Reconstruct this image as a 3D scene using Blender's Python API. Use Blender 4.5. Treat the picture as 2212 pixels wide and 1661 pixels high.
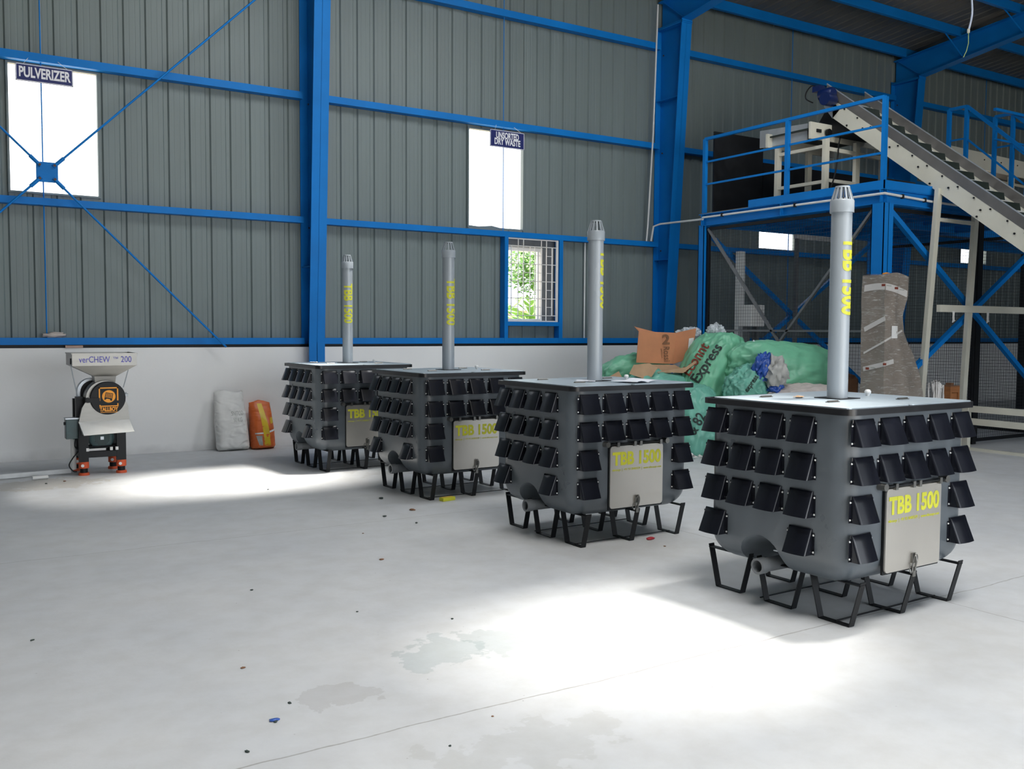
import bpy, bmesh, math, random
from mathutils import Vector, Matrix, noise
from mathutils.bvhtree import BVHTree
random.seed(7)
for o in list(bpy.data.objects): bpy.data.objects.remove(o)
S = bpy.context.scene
COL = S.collection

# ------------------------------------------------------------------ camera
CAMH = 1.7
FPX, PIT, YAW, ROL = 2030.7, math.radians(3.323), math.radians(32.345), math.radians(0.333)
cam = bpy.data.cameras.new('camera'); cam_o = bpy.data.objects.new('camera', cam); COL.objects.link(cam_o)
cam.sensor_fit = 'HORIZONTAL'; cam.sensor_width = 36.0; cam.lens = FPX / 2212 * 36.0; cam.clip_end = 300
_f = Vector((math.sin(YAW), math.cos(YAW), 0)); _r = Vector((math.cos(YAW), -math.sin(YAW), 0)); _u = Vector((0, 0, 1))
_f2 = _f * math.cos(PIT) - _u * math.sin(PIT); _u2 = _u * math.cos(PIT) + _f * math.sin(PIT)
_r3 = _r * math.cos(ROL) + _u2 * math.sin(ROL); _u3 = _u2 * math.cos(ROL) - _r * math.sin(ROL)
cam_o.matrix_world = Matrix(((_r3.x, _u3.x, -_f2.x, 0), (_r3.y, _u3.y, -_f2.y, 0), (_r3.z, _u3.z, -_f2.z, CAMH), (0, 0, 0, 1)))
S.camera = cam_o

# ------------------------------------------------------------------ light
S.view_settings.view_transform = 'Standard'; S.view_settings.look = 'None'
S.view_settings.gamma = 1; S.view_settings.use_curve_mapping = False
S.view_settings.exposure = 0.34
W = bpy.data.worlds.new('sky'); S.world = W; W.use_nodes = True
bg = W.node_tree.nodes['Background']; bg.inputs[0].default_value = (0.90, 0.95, 1.0, 1); bg.inputs[1].default_value = 2.2
def area(name, loc, direction, sx, sy, power, col=(1, 1, 1), spread=180):
    l = bpy.data.lights.new(name, 'AREA'); l.shape = 'RECTANGLE'; l.size = sx; l.size_y = sy; l.energy = power
    l.color = col; l.spread = math.radians(spread)
    o = bpy.data.objects.new(name, l); COL.objects.link(o); o.location = loc
    o.rotation_euler = Vector(direction).to_track_quat('-Z', 'Y').to_euler(); return o
sun = bpy.data.lights.new('sun', 'SUN'); sun.energy = 25.0; sun.angle = math.radians(12.0); sun.color = (1.0, 0.95, 0.87)
SUND = Vector((-0.34, 0.06, -0.93)).normalized()
sun_o = bpy.data.objects.new('sun', sun); COL.objects.link(sun_o); sun_o.location = (10, 0, 20)
sun_o.rotation_euler = SUND.to_track_quat('-Z', 'Y').to_euler()
# daylight through the shutter opening behind the camera and unseen translucent roof sheets, plus one added fill lamp
area('shutter_daylight', (9.0, -6.8, 2.6), (-0.1, 1, -0.10), 10, 5, 430, (0.86, 0.93, 1.0))
area('roof_daylight_and_fill', (4.1, 9.0, 8.15), (-0.25, 0.25, -1), 1.0, 5, 170, (0.97, 0.99, 1.0))
area('roof_daylight_and_fill', (8.6, 8.8, 8.2), (-0.1, 0.25, -1), 1.2, 5, 215, (0.97, 0.99, 1.0))
area('roof_daylight_and_fill', (16.0, 6.0, 8.3), (0.0, 0.05, -1), 1.2, 4, 25, (0.97, 0.99, 1.0))
area('roof_daylight_and_fill', (3.4, 1.2, 8.9), (0.0, 0.0, -1), 5, 2.4, 275, (1.0, 0.98, 0.94), 105)  # added unseen fill lamp that brightens the foreground floor

# ------------------------------------------------------------------ materials
def mat(name, col, rough=0.5, metal=0.0, var=0.06, scale=6.0, bump=0.0, bscale=40.0, spec=0.5, coat=0.0, stretch=None, rvar=0.1):
    m = bpy.data.materials.new(name); m.use_nodes = True; nt = m.node_tree; N = nt.nodes; L = nt.links
    b = N['Principled BSDF']; b.inputs['Metallic'].default_value = metal; b.inputs['Specular IOR Level'].default_value = spec
    b.inputs['Coat Weight'].default_value = coat; b.inputs['Coat Roughness'].default_value = 0.15
    tc = N.new('ShaderNodeTexCoord'); mp = N.new('ShaderNodeMapping'); L.new(tc.outputs['Object'], mp.inputs[0])
    if stretch: mp.inputs['Scale'].default_value = stretch
    n = N.new('ShaderNodeTexNoise'); n.inputs['Scale'].default_value = scale; n.inputs['Detail'].default_value = 5
    L.new(mp.outputs[0], n.inputs['Vector'])
    r = N.new('ShaderNodeValToRGB'); r.color_ramp.elements[0].position = 0.3; r.color_ramp.elements[1].position = 0.7
    r.color_ramp.elements[0].color = tuple(max(0, c * (1 - var)) for c in col) + (1,)
    r.color_ramp.elements[1].color = tuple(min(1, c * (1 + var)) for c in col) + (1,)
    L.new(n.outputs['Fac'], r.inputs[0]); L.new(r.outputs[0], b.inputs['Base Color'])
    mr = N.new('ShaderNodeMapRange'); mr.inputs['To Min'].default_value = max(0.02, rough - rvar); mr.inputs['To Max'].default_value = min(1, rough + rvar)
    L.new(n.outputs['Fac'], mr.inputs[0]); L.new(mr.outputs[0], b.inputs['Roughness'])
    if bump:
        n2 = N.new('ShaderNodeTexNoise'); n2.inputs['Scale'].default_value = bscale; n2.inputs['Detail'].default_value = 4
        L.new(mp.outputs[0], n2.inputs['Vector'])
        bp = N.new('ShaderNodeBump'); bp.inputs['Strength'].default_value = bump; bp.inputs['Distance'].default_value = 0.02
        L.new(n2.outputs['Fac'], bp.inputs['Height']); L.new(bp.outputs[0], b.inputs['Normal'])
    return m
M = {}
M['blue'] = mat('blue_steel_paint', (0.003, 0.175, 0.55), 0.48, var=0.10, scale=1.5, spec=0.2)
M['clad'] = mat('grey_green_sheet', (0.160, 0.200, 0.203), 0.5, metal=0.0, var=0.07, scale=2.0, stretch=(1.5, 1, 0.15))
M['roof'] = mat('roof_sheet_underside', (0.13, 0.13, 0.12), 0.55, var=0.12, scale=1.2)
M['black'] = mat('black_paint', (0.007, 0.008, 0.010), 0.5, spec=0.3, var=0.3, scale=8)
M['flap'] = mat('black_plastic', (0.008, 0.009, 0.014), 0.24, var=0.2, scale=5, rvar=0.06)
M['bin'] = mat('grey_moulded_plastic', (0.100, 0.116, 0.131), 0.30, var=0.10, scale=3.0, bump=0.05, bscale=6, rvar=0.07)
M['steel_lit'] = mat('lit_steel_lip', (0.72, 0.72, 0.70), 0.45, metal=0.5, var=0.05)  # paler copy of the steel, light from above painted into its colour
M['steel'] = mat('brushed_steel', (0.24, 0.235, 0.22), 0.36, metal=0.9, var=0.08, scale=3, stretch=(1, 1, 6))
M['doorplate'] = mat('satin_steel_door', (0.60, 0.57, 0.52), 0.33, metal=0.75, var=0.05, scale=2.5)
M['galv'] = mat('galvanised_sheet', (0.50, 0.54, 0.58), 0.38, metal=0.55, var=0.08, scale=7)
M['lid'] = mat('pale_lid_sheet', (0.46, 0.54, 0.60), 0.38, metal=0.3, var=0.06, scale=5)
M['pvc'] = mat('grey_pvc_pipe', (0.33, 0.37, 0.41), 0.28, var=0.05, scale=3, stretch=(1, 1, .2))
M['white'] = mat('white_plastic', (0.75, 0.75, 0.74), 0.4, var=0.04)
M['cream'] = mat('cream_machine_paint', (0.66, 0.65, 0.56), 0.42, var=0.06, scale=3)
M['yellow'] = mat('yellow_lettering', (0.62, 0.62, 0.04), 0.5, var=0.04)
M['navy'] = mat('navy_sign_board', (0.012, 0.02, 0.13), 0.35, var=0.05)
M['signwhite'] = mat('white_lettering', (0.82, 0.83, 0.88), 0.5, var=0.02)
M['orange'] = mat('orange_print', (0.85, 0.33, 0.02), 0.5, var=0.03)
M['orangerubber'] = mat('orange_rubber', (0.68, 0.10, 0.03), 0.6, var=0.1)
M['motor'] = mat('dark_green_motor_paint', (0.035, 0.075, 0.08), 0.4, var=0.15, scale=12)
M['motorblue'] = mat('royal_blue_motor_paint', (0.003, 0.014, 0.085), 0.35, var=0.15)
M['purple'] = mat('violet_lettering', (0.09, 0.08, 0.42), 0.5, var=0.03)
M['darkgrey'] = mat('dark_cage_steel', (0.14, 0.15, 0.16), 0.45, var=0.15)
M['mesh'] = mat('dark_welded_mesh', (0.02, 0.022, 0.026), 0.5, var=0.1)
M['belt'] = mat('green_black_belt', (0.012, 0.022, 0.018), 0.5, var=0.2)
M['skirt'] = mat('steel_skirt', (0.22, 0.21, 0.20), 0.42, metal=0.6, var=0.12, scale=4)
M['card'] = mat('orange_brown_cardboard', (0.50, 0.215, 0.105), 0.8, var=0.07, scale=6)
M['card2'] = mat('pale_brown_cardboard', (0.42, 0.27, 0.16), 0.85, var=0.1, scale=6)
M['card3'] = mat('dark_brown_cardboard', (0.19, 0.09, 0.045), 0.8, var=0.15, scale=6)
M['greenbag'] = mat('mint_green_woven_bag', (0.16, 0.46, 0.29), 0.42, var=0.10, scale=4, bump=0.35, bscale=9)
M['greenbag2'] = mat('teal_green_woven_bag', (0.14, 0.40, 0.31), 0.42, var=0.14, scale=4, bump=0.4, bscale=12)
M['ink'] = mat('dark_print', (0.02, 0.035, 0.03), 0.6, var=0.1)
M['inkred'] = mat('red_print', (0.22, 0.04, 0.02), 0.6, var=0.1)
M['inkgrey'] = mat('faint_grey_print', (0.42, 0.43, 0.41), 0.6, var=0.1)
M['whitesack'] = mat('white_woven_sack', (0.74, 0.74, 0.72), 0.6, var=0.06, scale=7, bump=0.5, bscale=14)
M['dirtysack'] = mat('dirty_cream_sack', (0.50, 0.45, 0.42), 0.75, var=0.14, scale=5, bump=0.4, bscale=14)
M['orangesack'] = mat('orange_printed_sack', (0.66, 0.14, 0.03), 0.4, var=0.10, scale=5, bump=0.4, bscale=16)
M['yellowband'] = mat('yellow_printed_band', (0.72, 0.50, 0.02), 0.4, var=0.08)
M['bluecloth'] = mat('blue_plastic_film', (0.02, 0.08, 0.36), 0.35, var=0.2)
M['greycloth'] = mat('crumpled_grey_cloth', (0.42, 0.42, 0.40), 0.7, var=0.15, bump=0.5, bscale=20)
M['wood'] = mat('orange_brown_wood', (0.33, 0.13, 0.045), 0.6, var=0.2, scale=5, stretch=(1, 1, 5))
M['tape'] = mat('white_packing_tape', (0.62, 0.60, 0.58), 0.35, var=0.05)
M['conduit'] = mat('white_conduit', (0.68, 0.70, 0.70), 0.4, var=0.04)
M['bluewire'] = mat('pale_cable', (0.60, 0.68, 0.85), 0.35, var=0.03)
M['greenwire'] = mat('green_yellow_wire', (0.45, 0.6, 0.2), 0.4, var=0.03)
M['leaf'] = mat('leaf_green', (0.10, 0.24, 0.04), 0.6, var=0.35, scale=2)
M['trunk'] = mat('trunk_bark', (0.16, 0.12, 0.08), 0.9, var=0.2)
M['ground'] = mat('sandy_ground', (0.42, 0.36, 0.28), 0.95, var=0.15, scale=0.6)
M['brickwall'] = mat('ochre_compound_wall', (0.45, 0.33, 0.22), 0.9, var=0.1)
M['rubbish'] = mat('mixed_pale_litter', (0.36, 0.36, 0.34), 0.8, var=0.6, scale=30, bump=0.6, bscale=40)
M['pinkchip'] = mat('pinkish_brick', (0.48, 0.33, 0.27), 0.9, var=0.1)
M['rim'] = mat('dark_rim_plastic', (0.010, 0.010, 0.012), 0.33, var=0.2)
M['gal_bar'] = mat('galvanised_bar', (0.52, 0.53, 0.53), 0.45, metal=0.5, var=0.1, scale=10)
M['paper'] = mat('white_paper', (0.70, 0.73, 0.80), 0.7, var=0.03)
M['bolt'] = mat('rusty_bolt', (0.09, 0.05, 0.04), 0.6, metal=0.5, var=0.3)
M['redbit'] = mat('red_scrap', (0.35, 0.02, 0.03), 0.6)

def mix_mat(name, build):
    m = bpy.data.materials.new(name); m.use_nodes = True; build(m.node_tree, m.node_tree.nodes, m.node_tree.links, m.node_tree.nodes['Principled BSDF']); return m
def floor_build(nt, N, L, b):
    g = N.new('ShaderNodeNewGeometry')
    def nz(scale, det=6, rough=.6):
        n = N.new('ShaderNodeTexNoise'); n.inputs['Scale'].default_value = scale; n.inputs['Detail'].default_value = det; n.inputs['Roughness'].default_value = rough
        L.new(g.outputs['Position'], n.inputs['Vector']); return n
    def ramp(src, p0, p1, c0, c1):
        r = N.new('ShaderNodeValToRGB'); r.color_ramp.elements[0].position = p0; r.color_ramp.elements[1].position = p1
        r.color_ramp.elements[0].color = c0 + (1,); r.color_ramp.elements[1].color = c1 + (1,); L.new(src, r.inputs[0]); return r
    def mul(a, c, f=1.0):
        m = N.new('ShaderNodeMixRGB'); m.blend_type = 'MULTIPLY'; m.inputs[0].default_value = f; L.new(a, m.inputs[1]); L.new(c, m.inputs[2]); return m
    big = ramp(nz(0.7).outputs['Fac'], .3, .7, (.505, .525, .55), (.585, .595, .605))
    med = ramp(nz(5, 8).outputs['Fac'], .25, .6, (.90, .89, .87), (1, 1, 1))
    c = mul(big.outputs[0], med.outputs[0])
    # stains with their own outline
    def stain(cx, cy, rx, ry, col, sc, seed):
        nonlocal c
        mp = N.new('ShaderNodeMapping'); mp.inputs['Location'].default_value = (-cx / rx, -cy / ry, 0); mp.inputs['Scale'].default_value = (1 / rx, 1 / ry, 0)
        L.new(g.outputs['Position'], mp.inputs[0])
        n = nz(sc, 5); 
        vm = N.new('ShaderNodeVectorMath'); vm.operation = 'LENGTH'; L.new(mp.outputs[0], vm.inputs[0])
        ad = N.new('ShaderNodeMath'); ad.operation = 'MULTIPLY_ADD'; L.new(n.outputs['Fac'], ad.inputs[0]); ad.inputs[1].default_value = 2.6; L.new(vm.outputs['Value'], ad.inputs[2])
        r = ramp(ad.outputs[0], .0, 1, col, (1, 1, 1))
        mr = N.new('ShaderNodeMapRange'); mr.inputs['From Min'].default_value = 2.05; mr.inputs['From Max'].default_value = 2.12; L.new(ad.outputs[0], mr.inputs[0]); L.new(mr.outputs[0], r.inputs[0])
        c = mul(c.outputs[0], r.outputs[0])
    stain(2.33, 4.30, .30, .26, (.80, .84, .84), 4, 1)
    stain(2.66, 4.32, .26, .26, (.84, .87, .87), 5, 2)
    stain(1.62, 4.05, .24, .20, (.87, .86, .85), 6, 3)
    stain(2.10, 3.15, .5, .25, (.93, .93, .92), 5, 4)
    stain(1.15, 11.25, .7, .5, (.86, .82, .76), 7, 5)
    stain(6.0, 10.5, 1.8, 1.2, (.9, .89, .87), 4, 6)
    # slab joints
    sep = N.new('ShaderNodeSeparateXYZ'); L.new(g.outputs['Position'], sep.inputs[0])
    wob = nz(1.2, 3); wob2 = nz(25, 2)
    def joint(axis, pos, w):
        nonlocal c
        a = N.new('ShaderNodeMath'); a.operation = 'MULTIPLY_ADD'; L.new(wob.outputs['Fac'], a.inputs[0]); a.inputs[1].default_value = .10; L.new(sep.outputs[axis], a.inputs[2])
        s_ = N.new('ShaderNodeMath'); s_.operation = 'SUBTRACT'; L.new(a.outputs[0], s_.inputs[0]); s_.inputs[1].default_value = pos + .05
        ab = N.new('ShaderNodeMath'); ab.operation = 'ABSOLUTE'; L.new(s_.outputs[0], ab.inputs[0])
        w2 = N.new('ShaderNodeMath'); w2.operation = 'MULTIPLY_ADD'; L.new(wob2.outputs['Fac'], w2.inputs[0]); w2.inputs[1].default_value = -.006; L.new(ab.outputs[0], w2.inputs[2])
        r = ramp(w2.outputs[0], 0, 1, (.55, .53, .50), (1, 1, 1))
        mr = N.new('ShaderNodeMapRange'); mr.inputs['From Min'].default_value = -.002; mr.inputs['From Max'].default_value = w; L.new(w2.outputs[0], mr.inputs[0]); L.new(mr.outputs[0], r.inputs[0])
        c = mul(c.outputs[0], r.outputs[0])
    joint('Y', 3.56, .004); joint('X', 5.46, .003); joint('Y', 7.6, .002); joint('X', 11.0, .002)
    spk = N.new('ShaderNodeTexVoronoi'); spk.inputs['Scale'].default_value = 9; L.new(g.outputs['Position'], spk.inputs['Vector'])
    sr = ramp(spk.outputs['Distance'], .02, .045, (.45, .43, .41), (1, 1, 1)); 
    gate = nz(1.6, 2); gr = ramp(gate.outputs['Fac'], .5, .56, (0, 0, 0), (1, 1, 1))
    mm = N.new('ShaderNodeMixRGB'); mm.blend_type = 'MULTIPLY'; L.new(gr.outputs[0], mm.inputs[0]); L.new(c.outputs[0], mm.inputs[1]); L.new(sr.outputs[0], mm.inputs[2])
    L.new(mm.outputs[0], b.inputs['Base Color'])
    rr = N.new('ShaderNodeMapRange'); rr.inputs['To Min'].default_value = .42; rr.inputs['To Max'].default_value = .68; L.new(nz(2.2).outputs['Fac'], rr.inputs[0]); L.new(rr.outputs[0], b.inputs['Roughness'])
    bp = N.new('ShaderNodeBump'); bp.inputs['Strength'].default_value = .08; bp.inputs['Distance'].default_value = .02; L.new(nz(18, 5).outputs['Fac'], bp.inputs['Height']); L.new(bp.outputs[0], b.inputs['Normal'])
def crease(m, sc=3.2, st=.9, stretch=(1, 1, .45)):
    nt = m.node_tree; N = nt.nodes; L = nt.links; b = N['Principled BSDF']; tc = N.new('ShaderNodeTexCoord'); mp = N.new('ShaderNodeMapping'); mp.inputs['Scale'].default_value = stretch; mp.inputs['Rotation'].default_value = (.3, .5, .2)
    L.new(tc.outputs['Object'], mp.inputs[0]); n = N.new('ShaderNodeTexNoise'); n.noise_type = 'RIDGED_MULTIFRACTAL'; n.inputs['Scale'].default_value = sc; n.inputs['Detail'].default_value = 4; n.inputs['Distortion'].default_value = .8; L.new(mp.outputs[0], n.inputs['Vector'])
    bp = N.new('ShaderNodeBump'); bp.inputs['Strength'].default_value = st; bp.inputs['Distance'].default_value = .035; L.new(n.outputs['Fac'], bp.inputs['Height']); L.new(bp.outputs[0], b.inputs['Normal'])
for k_ in ('greenbag', 'greenbag2', 'dirtysack', 'greycloth', 'bluecloth'): crease(M[k_], 3.0 if k_.startswith('green') else 6.0)
crease(M['whitesack'], 6, .7, (1, 1, 1.6)); crease(M['orangesack'], 6, .5, (.6, 1, 2.2))
M['floor'] = mix_mat('polished_concrete', floor_build)
def plaster_build(nt, N, L, b):
    g = N.new('ShaderNodeNewGeometry'); sep = N.new('ShaderNodeSeparateXYZ'); L.new(g.outputs['Position'], sep.inputs[0])
    n = N.new('ShaderNodeTexNoise'); n.inputs['Scale'].default_value = 1.5; n.inputs['Detail'].default_value = 6; L.new(g.outputs['Position'], n.inputs['Vector'])
    r = N.new('ShaderNodeValToRGB'); r.color_ramp.elements[0].color = (.80, .80, .80, 1); r.color_ramp.elements[1].color = (.88, .88, .87, 1); L.new(n.outputs['Fac'], r.inputs[0])
    n2 = N.new('ShaderNodeTexNoise'); n2.inputs['Scale'].default_value = 4; n2.inputs['Detail'].default_value = 8; L.new(g.outputs['Position'], n2.inputs['Vector'])
    a = N.new('ShaderNodeMath'); a.operation = 'MULTIPLY_ADD'; L.new(n2.outputs['Fac'], a.inputs[0]); a.inputs[1].default_value = -.25; L.new(sep.outputs['Z'], a.inputs[2])
    mr = N.new('ShaderNodeMapRange'); mr.inputs['From Min'].default_value = -.12; mr.inputs['From Max'].default_value = .0; mr.inputs['To Min'].default_value = .82; L.new(a.outputs[0], mr.inputs[0])
    m = N.new('ShaderNodeMixRGB'); m.blend_type = 'MULTIPLY'; m.inputs[0].default_value = 1; L.new(r.outputs[0], m.inputs[1]); L.new(mr.outputs[0], m.inputs[2])
    L.new(m.outputs[0], b.inputs['Base Color']); b.inputs['Roughness'].default_value = .8
    bp = N.new('ShaderNodeBump'); bp.inputs['Strength'].default_value = .15; bp.inputs['Distance'].default_value = .03; L.new(n2.outputs['Fac'], bp.inputs['Height']); L.new(bp.outputs[0], b.inputs['Normal'])
M['plaster'] = mix_mat('white_painted_plaster', plaster_build)
def film_build(nt, N, L, b):
    tc = N.new('ShaderNodeTexCoord'); n = N.new('ShaderNodeTexNoise'); n.inputs['Scale'].default_value = 3; n.inputs['Detail'].default_value = 4; L.new(tc.outputs['Object'], n.inputs['Vector'])
    r = N.new('ShaderNodeValToRGB'); r.color_ramp.elements[0].color = (.17, .135, .11, 1); r.color_ramp.elements[1].color = (.33, .29, .25, 1); L.new(n.outputs['Fac'], r.inputs[0])
    b.inputs['Roughness'].default_value = .28; b.inputs['Coat Weight'].default_value = 1; b.inputs['Coat Roughness'].default_value = .08
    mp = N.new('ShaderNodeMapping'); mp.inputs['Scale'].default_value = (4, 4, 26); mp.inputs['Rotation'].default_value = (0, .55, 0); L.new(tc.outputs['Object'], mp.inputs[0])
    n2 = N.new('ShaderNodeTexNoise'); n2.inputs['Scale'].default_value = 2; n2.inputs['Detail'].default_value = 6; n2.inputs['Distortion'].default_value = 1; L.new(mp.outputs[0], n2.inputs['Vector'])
    sr = N.new('ShaderNodeValToRGB'); sr.color_ramp.elements[0].position = .54; sr.color_ramp.elements[1].position = .74; L.new(n2.outputs['Fac'], sr.inputs[0]); mx = N.new('ShaderNodeMixRGB'); L.new(sr.outputs[0], mx.inputs[0]); L.new(r.outputs[0], mx.inputs[1]); mx.inputs[2].default_value = (.52, .50, .47, 1); L.new(mx.outputs[0], b.inputs['Base Color'])  # crease glints and whitening of the film painted in as pale streaks
    bp = N.new('ShaderNodeBump'); bp.inputs['Strength'].default_value = .9; bp.inputs['Distance'].default_value = .03; L.new(n2.outputs['Fac'], bp.inputs['Height']); L.new(bp.outputs[0], b.inputs['Coat Normal'])
    bp2 = N.new('ShaderNodeBump'); bp2.inputs['Strength'].default_value = .3; bp2.inputs['Distance'].default_value = .03; L.new(n2.outputs['Fac'], bp2.inputs['Height']); L.new(bp2.outputs[0], b.inputs['Normal'])
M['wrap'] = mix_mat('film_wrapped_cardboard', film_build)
def clear_build(nt, N, L, b):
    b.inputs['Base Color'].default_value = (.75, .8, .85, 1); b.inputs['Roughness'].default_value = .2; b.inputs['Alpha'].default_value = .5
    tc = N.new('ShaderNodeTexCoord'); n = N.new('ShaderNodeTexNoise'); n.inputs['Scale'].default_value = 9; n.inputs['Detail'].default_value = 4; L.new(tc.outputs['Object'], n.inputs['Vector'])
    mr = N.new('ShaderNodeMapRange'); mr.inputs['From Min'].default_value = .35; mr.inputs['From Max'].default_value = .65; mr.inputs['To Min'].default_value = .3; mr.inputs['To Max'].default_value = .85
    L.new(n.outputs['Fac'], mr.inputs[0]); L.new(mr.outputs[0], b.inputs['Alpha'])
    bp = N.new('ShaderNodeBump'); bp.inputs['Strength'].default_value = .6; bp.inputs['Distance'].default_value = .03; L.new(n.outputs['Fac'], bp.inputs['Height']); L.new(bp.outputs[0], b.inputs['Normal'])
M['clear'] = mix_mat('clear_plastic_film', clear_build)

# ------------------------------------------------------------------ helpers
class MB:
    def __init__(s): s.v = []; s.f = []; s.m = []; s.cur = 0
    def add(s, vs, fs):
        o = len(s.v); s.v += [tuple(v) for v in vs]; s.f += [tuple(i + o for i in f) for f in fs]; s.m += [s.cur] * len(fs); return s
    def box(s, a, b):
        x0, y0, z0 = (min(a[i], b[i]) for i in range(3)); x1, y1, z1 = (max(a[i], b[i]) for i in range(3))
        return s.add([(x0, y0, z0), (x1, y0, z0), (x1, y1, z0), (x0, y1, z0), (x0, y0, z1), (x1, y0, z1), (x1, y1, z1), (x0, y1, z1)],
                     [(3, 2, 1, 0), (4, 5, 6, 7), (0, 1, 5, 4), (1, 2, 6, 5), (2, 3, 7, 6), (3, 0, 4, 7)])
    def bar(s, p, q, w, h, up=(0, 0, 1)):
        p = Vector(p); q = Vector(q); d = (q - p).normalized(); up = Vector(up); sd = d.cross(up)
        if sd.length < 1e-4: sd = d.cross(Vector((1, 0, 0)))
        sd.normalize(); u = sd.cross(d).normalized(); sd *= w / 2; u *= h / 2
        return s.add([p - sd - u, p + sd - u, p + sd + u, p - sd + u, q - sd - u, q + sd - u, q + sd + u, q - sd + u],
                     [(3, 2, 1, 0), (4, 5, 6, 7), (0, 1, 5, 4), (1, 2, 6, 5), (2, 3, 7, 6), (3, 0, 4, 7)])
    def tube(s, pts, r, n=10, caps=True, r2=None):
        pts = [Vector(p) for p in pts]; rings = []; prev = None
        for i, p in enumerate(pts):
            d = ((pts[min(i + 1, len(pts) - 1)] - pts[max(i - 1, 0)])).normalized()
            a = prev - d * prev.dot(d) if prev is not None else (d.orthogonal())
            if a.length < 1e-5: a = d.orthogonal()
            a.normalize(); prev = a; b2 = d.cross(a); rr = r if r2 is None else r + (r2 - r) * i / (len(pts) - 1)
            rings.append([p + (a * math.cos(t) + b2 * math.sin(t)) * rr for t in [2 * math.pi * k / n for k in range(n)]])
        vs = [v for g in rings for v in g]; fs = []
        for i in range(len(pts) - 1):
            for k in range(n): fs.append((i * n + k, i * n + (k + 1) % n, (i + 1) * n + (k + 1) % n, (i + 1) * n + k))
        if caps: fs.append(tuple(range(n))[::-1]); fs.append(tuple((len(pts) - 1) * n + k for k in range(n)))
        return s.add(vs, fs)
    def lathe(s, prof, c=(0, 0, 0), axis='Z', n=24, caps=False):
        vs = []; fs = []; c = Vector(c)
        for r, z in prof:
            for k in range(n):
                t = 2 * math.pi * k / n; a, b2 = r * math.cos(t), r * math.sin(t)
                v = {'Z': (a, b2, z), 'Y': (a, z, -b2), 'X': (z, a, b2)}[axis]; vs.append(c + Vector(v))
        m = len(prof)
        for i in range(m - 1):
            for k in range(n): fs.append((i * n + k, i * n + (k + 1) % n, (i + 1) * n + (k + 1) % n, (i + 1) * n + k))
        if caps: fs.append(tuple(range(n))[::-1]); fs.append(tuple((m - 1) * n + k for k in range(n)))
        return s.add(vs, fs)
    def prism(s, poly, off):
        """poly: list of 3d points (planar), off: extrusion vector"""
        n = len(poly); off = Vector(off); P = [Vector(p) for p in poly]
        return s.add(P + [p + off for p in P], [tuple(range(n))[::-1], tuple(range(n, 2 * n))] + [(i, (i + 1) % n, n + (i + 1) % n, n + i) for i in range(n)])
    def quad(s, a, b, c, d): return s.add([a, b, c, d], [(0, 1, 2, 3)])
    def build(s, name, mats, parent=None, smooth=None, fix=True, loc=None, bevel=0):
        me = bpy.data.meshes.new(name); me.from_pydata(s.v, [], s.f)
        if not isinstance(mats, (list, tuple)): mats = [mats]
        for m in mats: me.materials.append(M[m] if isinstance(m, str) else m)
        for p, mi in zip(me.polygons, s.m): p.material_index = mi
        return finish(me, name, parent, smooth, fix, loc, bevel)
def finish(me, name, parent=None, smooth=None, fix=True, loc=None, bevel=0):
    bm = bmesh.new(); bm.from_mesh(me)
    if fix: bmesh.ops.recalc_face_normals(bm, faces=bm.faces)
    if smooth is not None:
        for f in bm.faces: f.smooth = True
        a = math.radians(smooth)
        for e in bm.edges: e.smooth = len(e.link_faces) == 2 and e.calc_face_angle(0) < a
    bm.to_mesh(me); bm.free()
    o = bpy.data.objects.new(name, me); COL.objects.link(o)
    if parent is not None: o.parent = parent
    if loc is not None: o.location = loc
    if bevel:
        b = o.modifiers.new('bevel', 'BEVEL'); b.width = bevel; b.segments = 2; b.limit_method = 'ANGLE'
    return o
def empty(name, label, cat, loc=(0, 0, 0), rz=0, group=None):
    o = bpy.data.objects.new(name, None); COL.objects.link(o); o.location = loc; o.rotation_euler = (0, 0, rz); o.empty_display_size = .1
    return tag(o, label, cat, group)
def tag(o, label, cat, group=None, kind=None):
    o['label'] = label; o['category'] = cat
    if group: o['group'] = group
    if kind: o['kind'] = kind
    return o
def struct(o, label=None):
    o['kind'] = 'structure'
    if label: o['label'] = label; 
    return o
def text_mesh(txt, size, bold=0.0, sx=1.0, extrude=0.0, align='CENTER'):
    c = bpy.data.curves.new('t', 'FONT'); c.body = txt; c.size = size; c.offset = bold; c.extrude = extrude; c.align_x = align; c.align_y = 'CENTER'; c.resolution_u = 4
    o = bpy.data.objects.new('t', c); COL.objects.link(o); dg = bpy.context.evaluated_depsgraph_get()
    me = bpy.data.meshes.new_from_object(o.evaluated_get(dg)); bpy.data.objects.remove(o); bpy.data.curves.remove(c)
    for v in me.vertices: v.co.x *= sx
    return me
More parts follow.
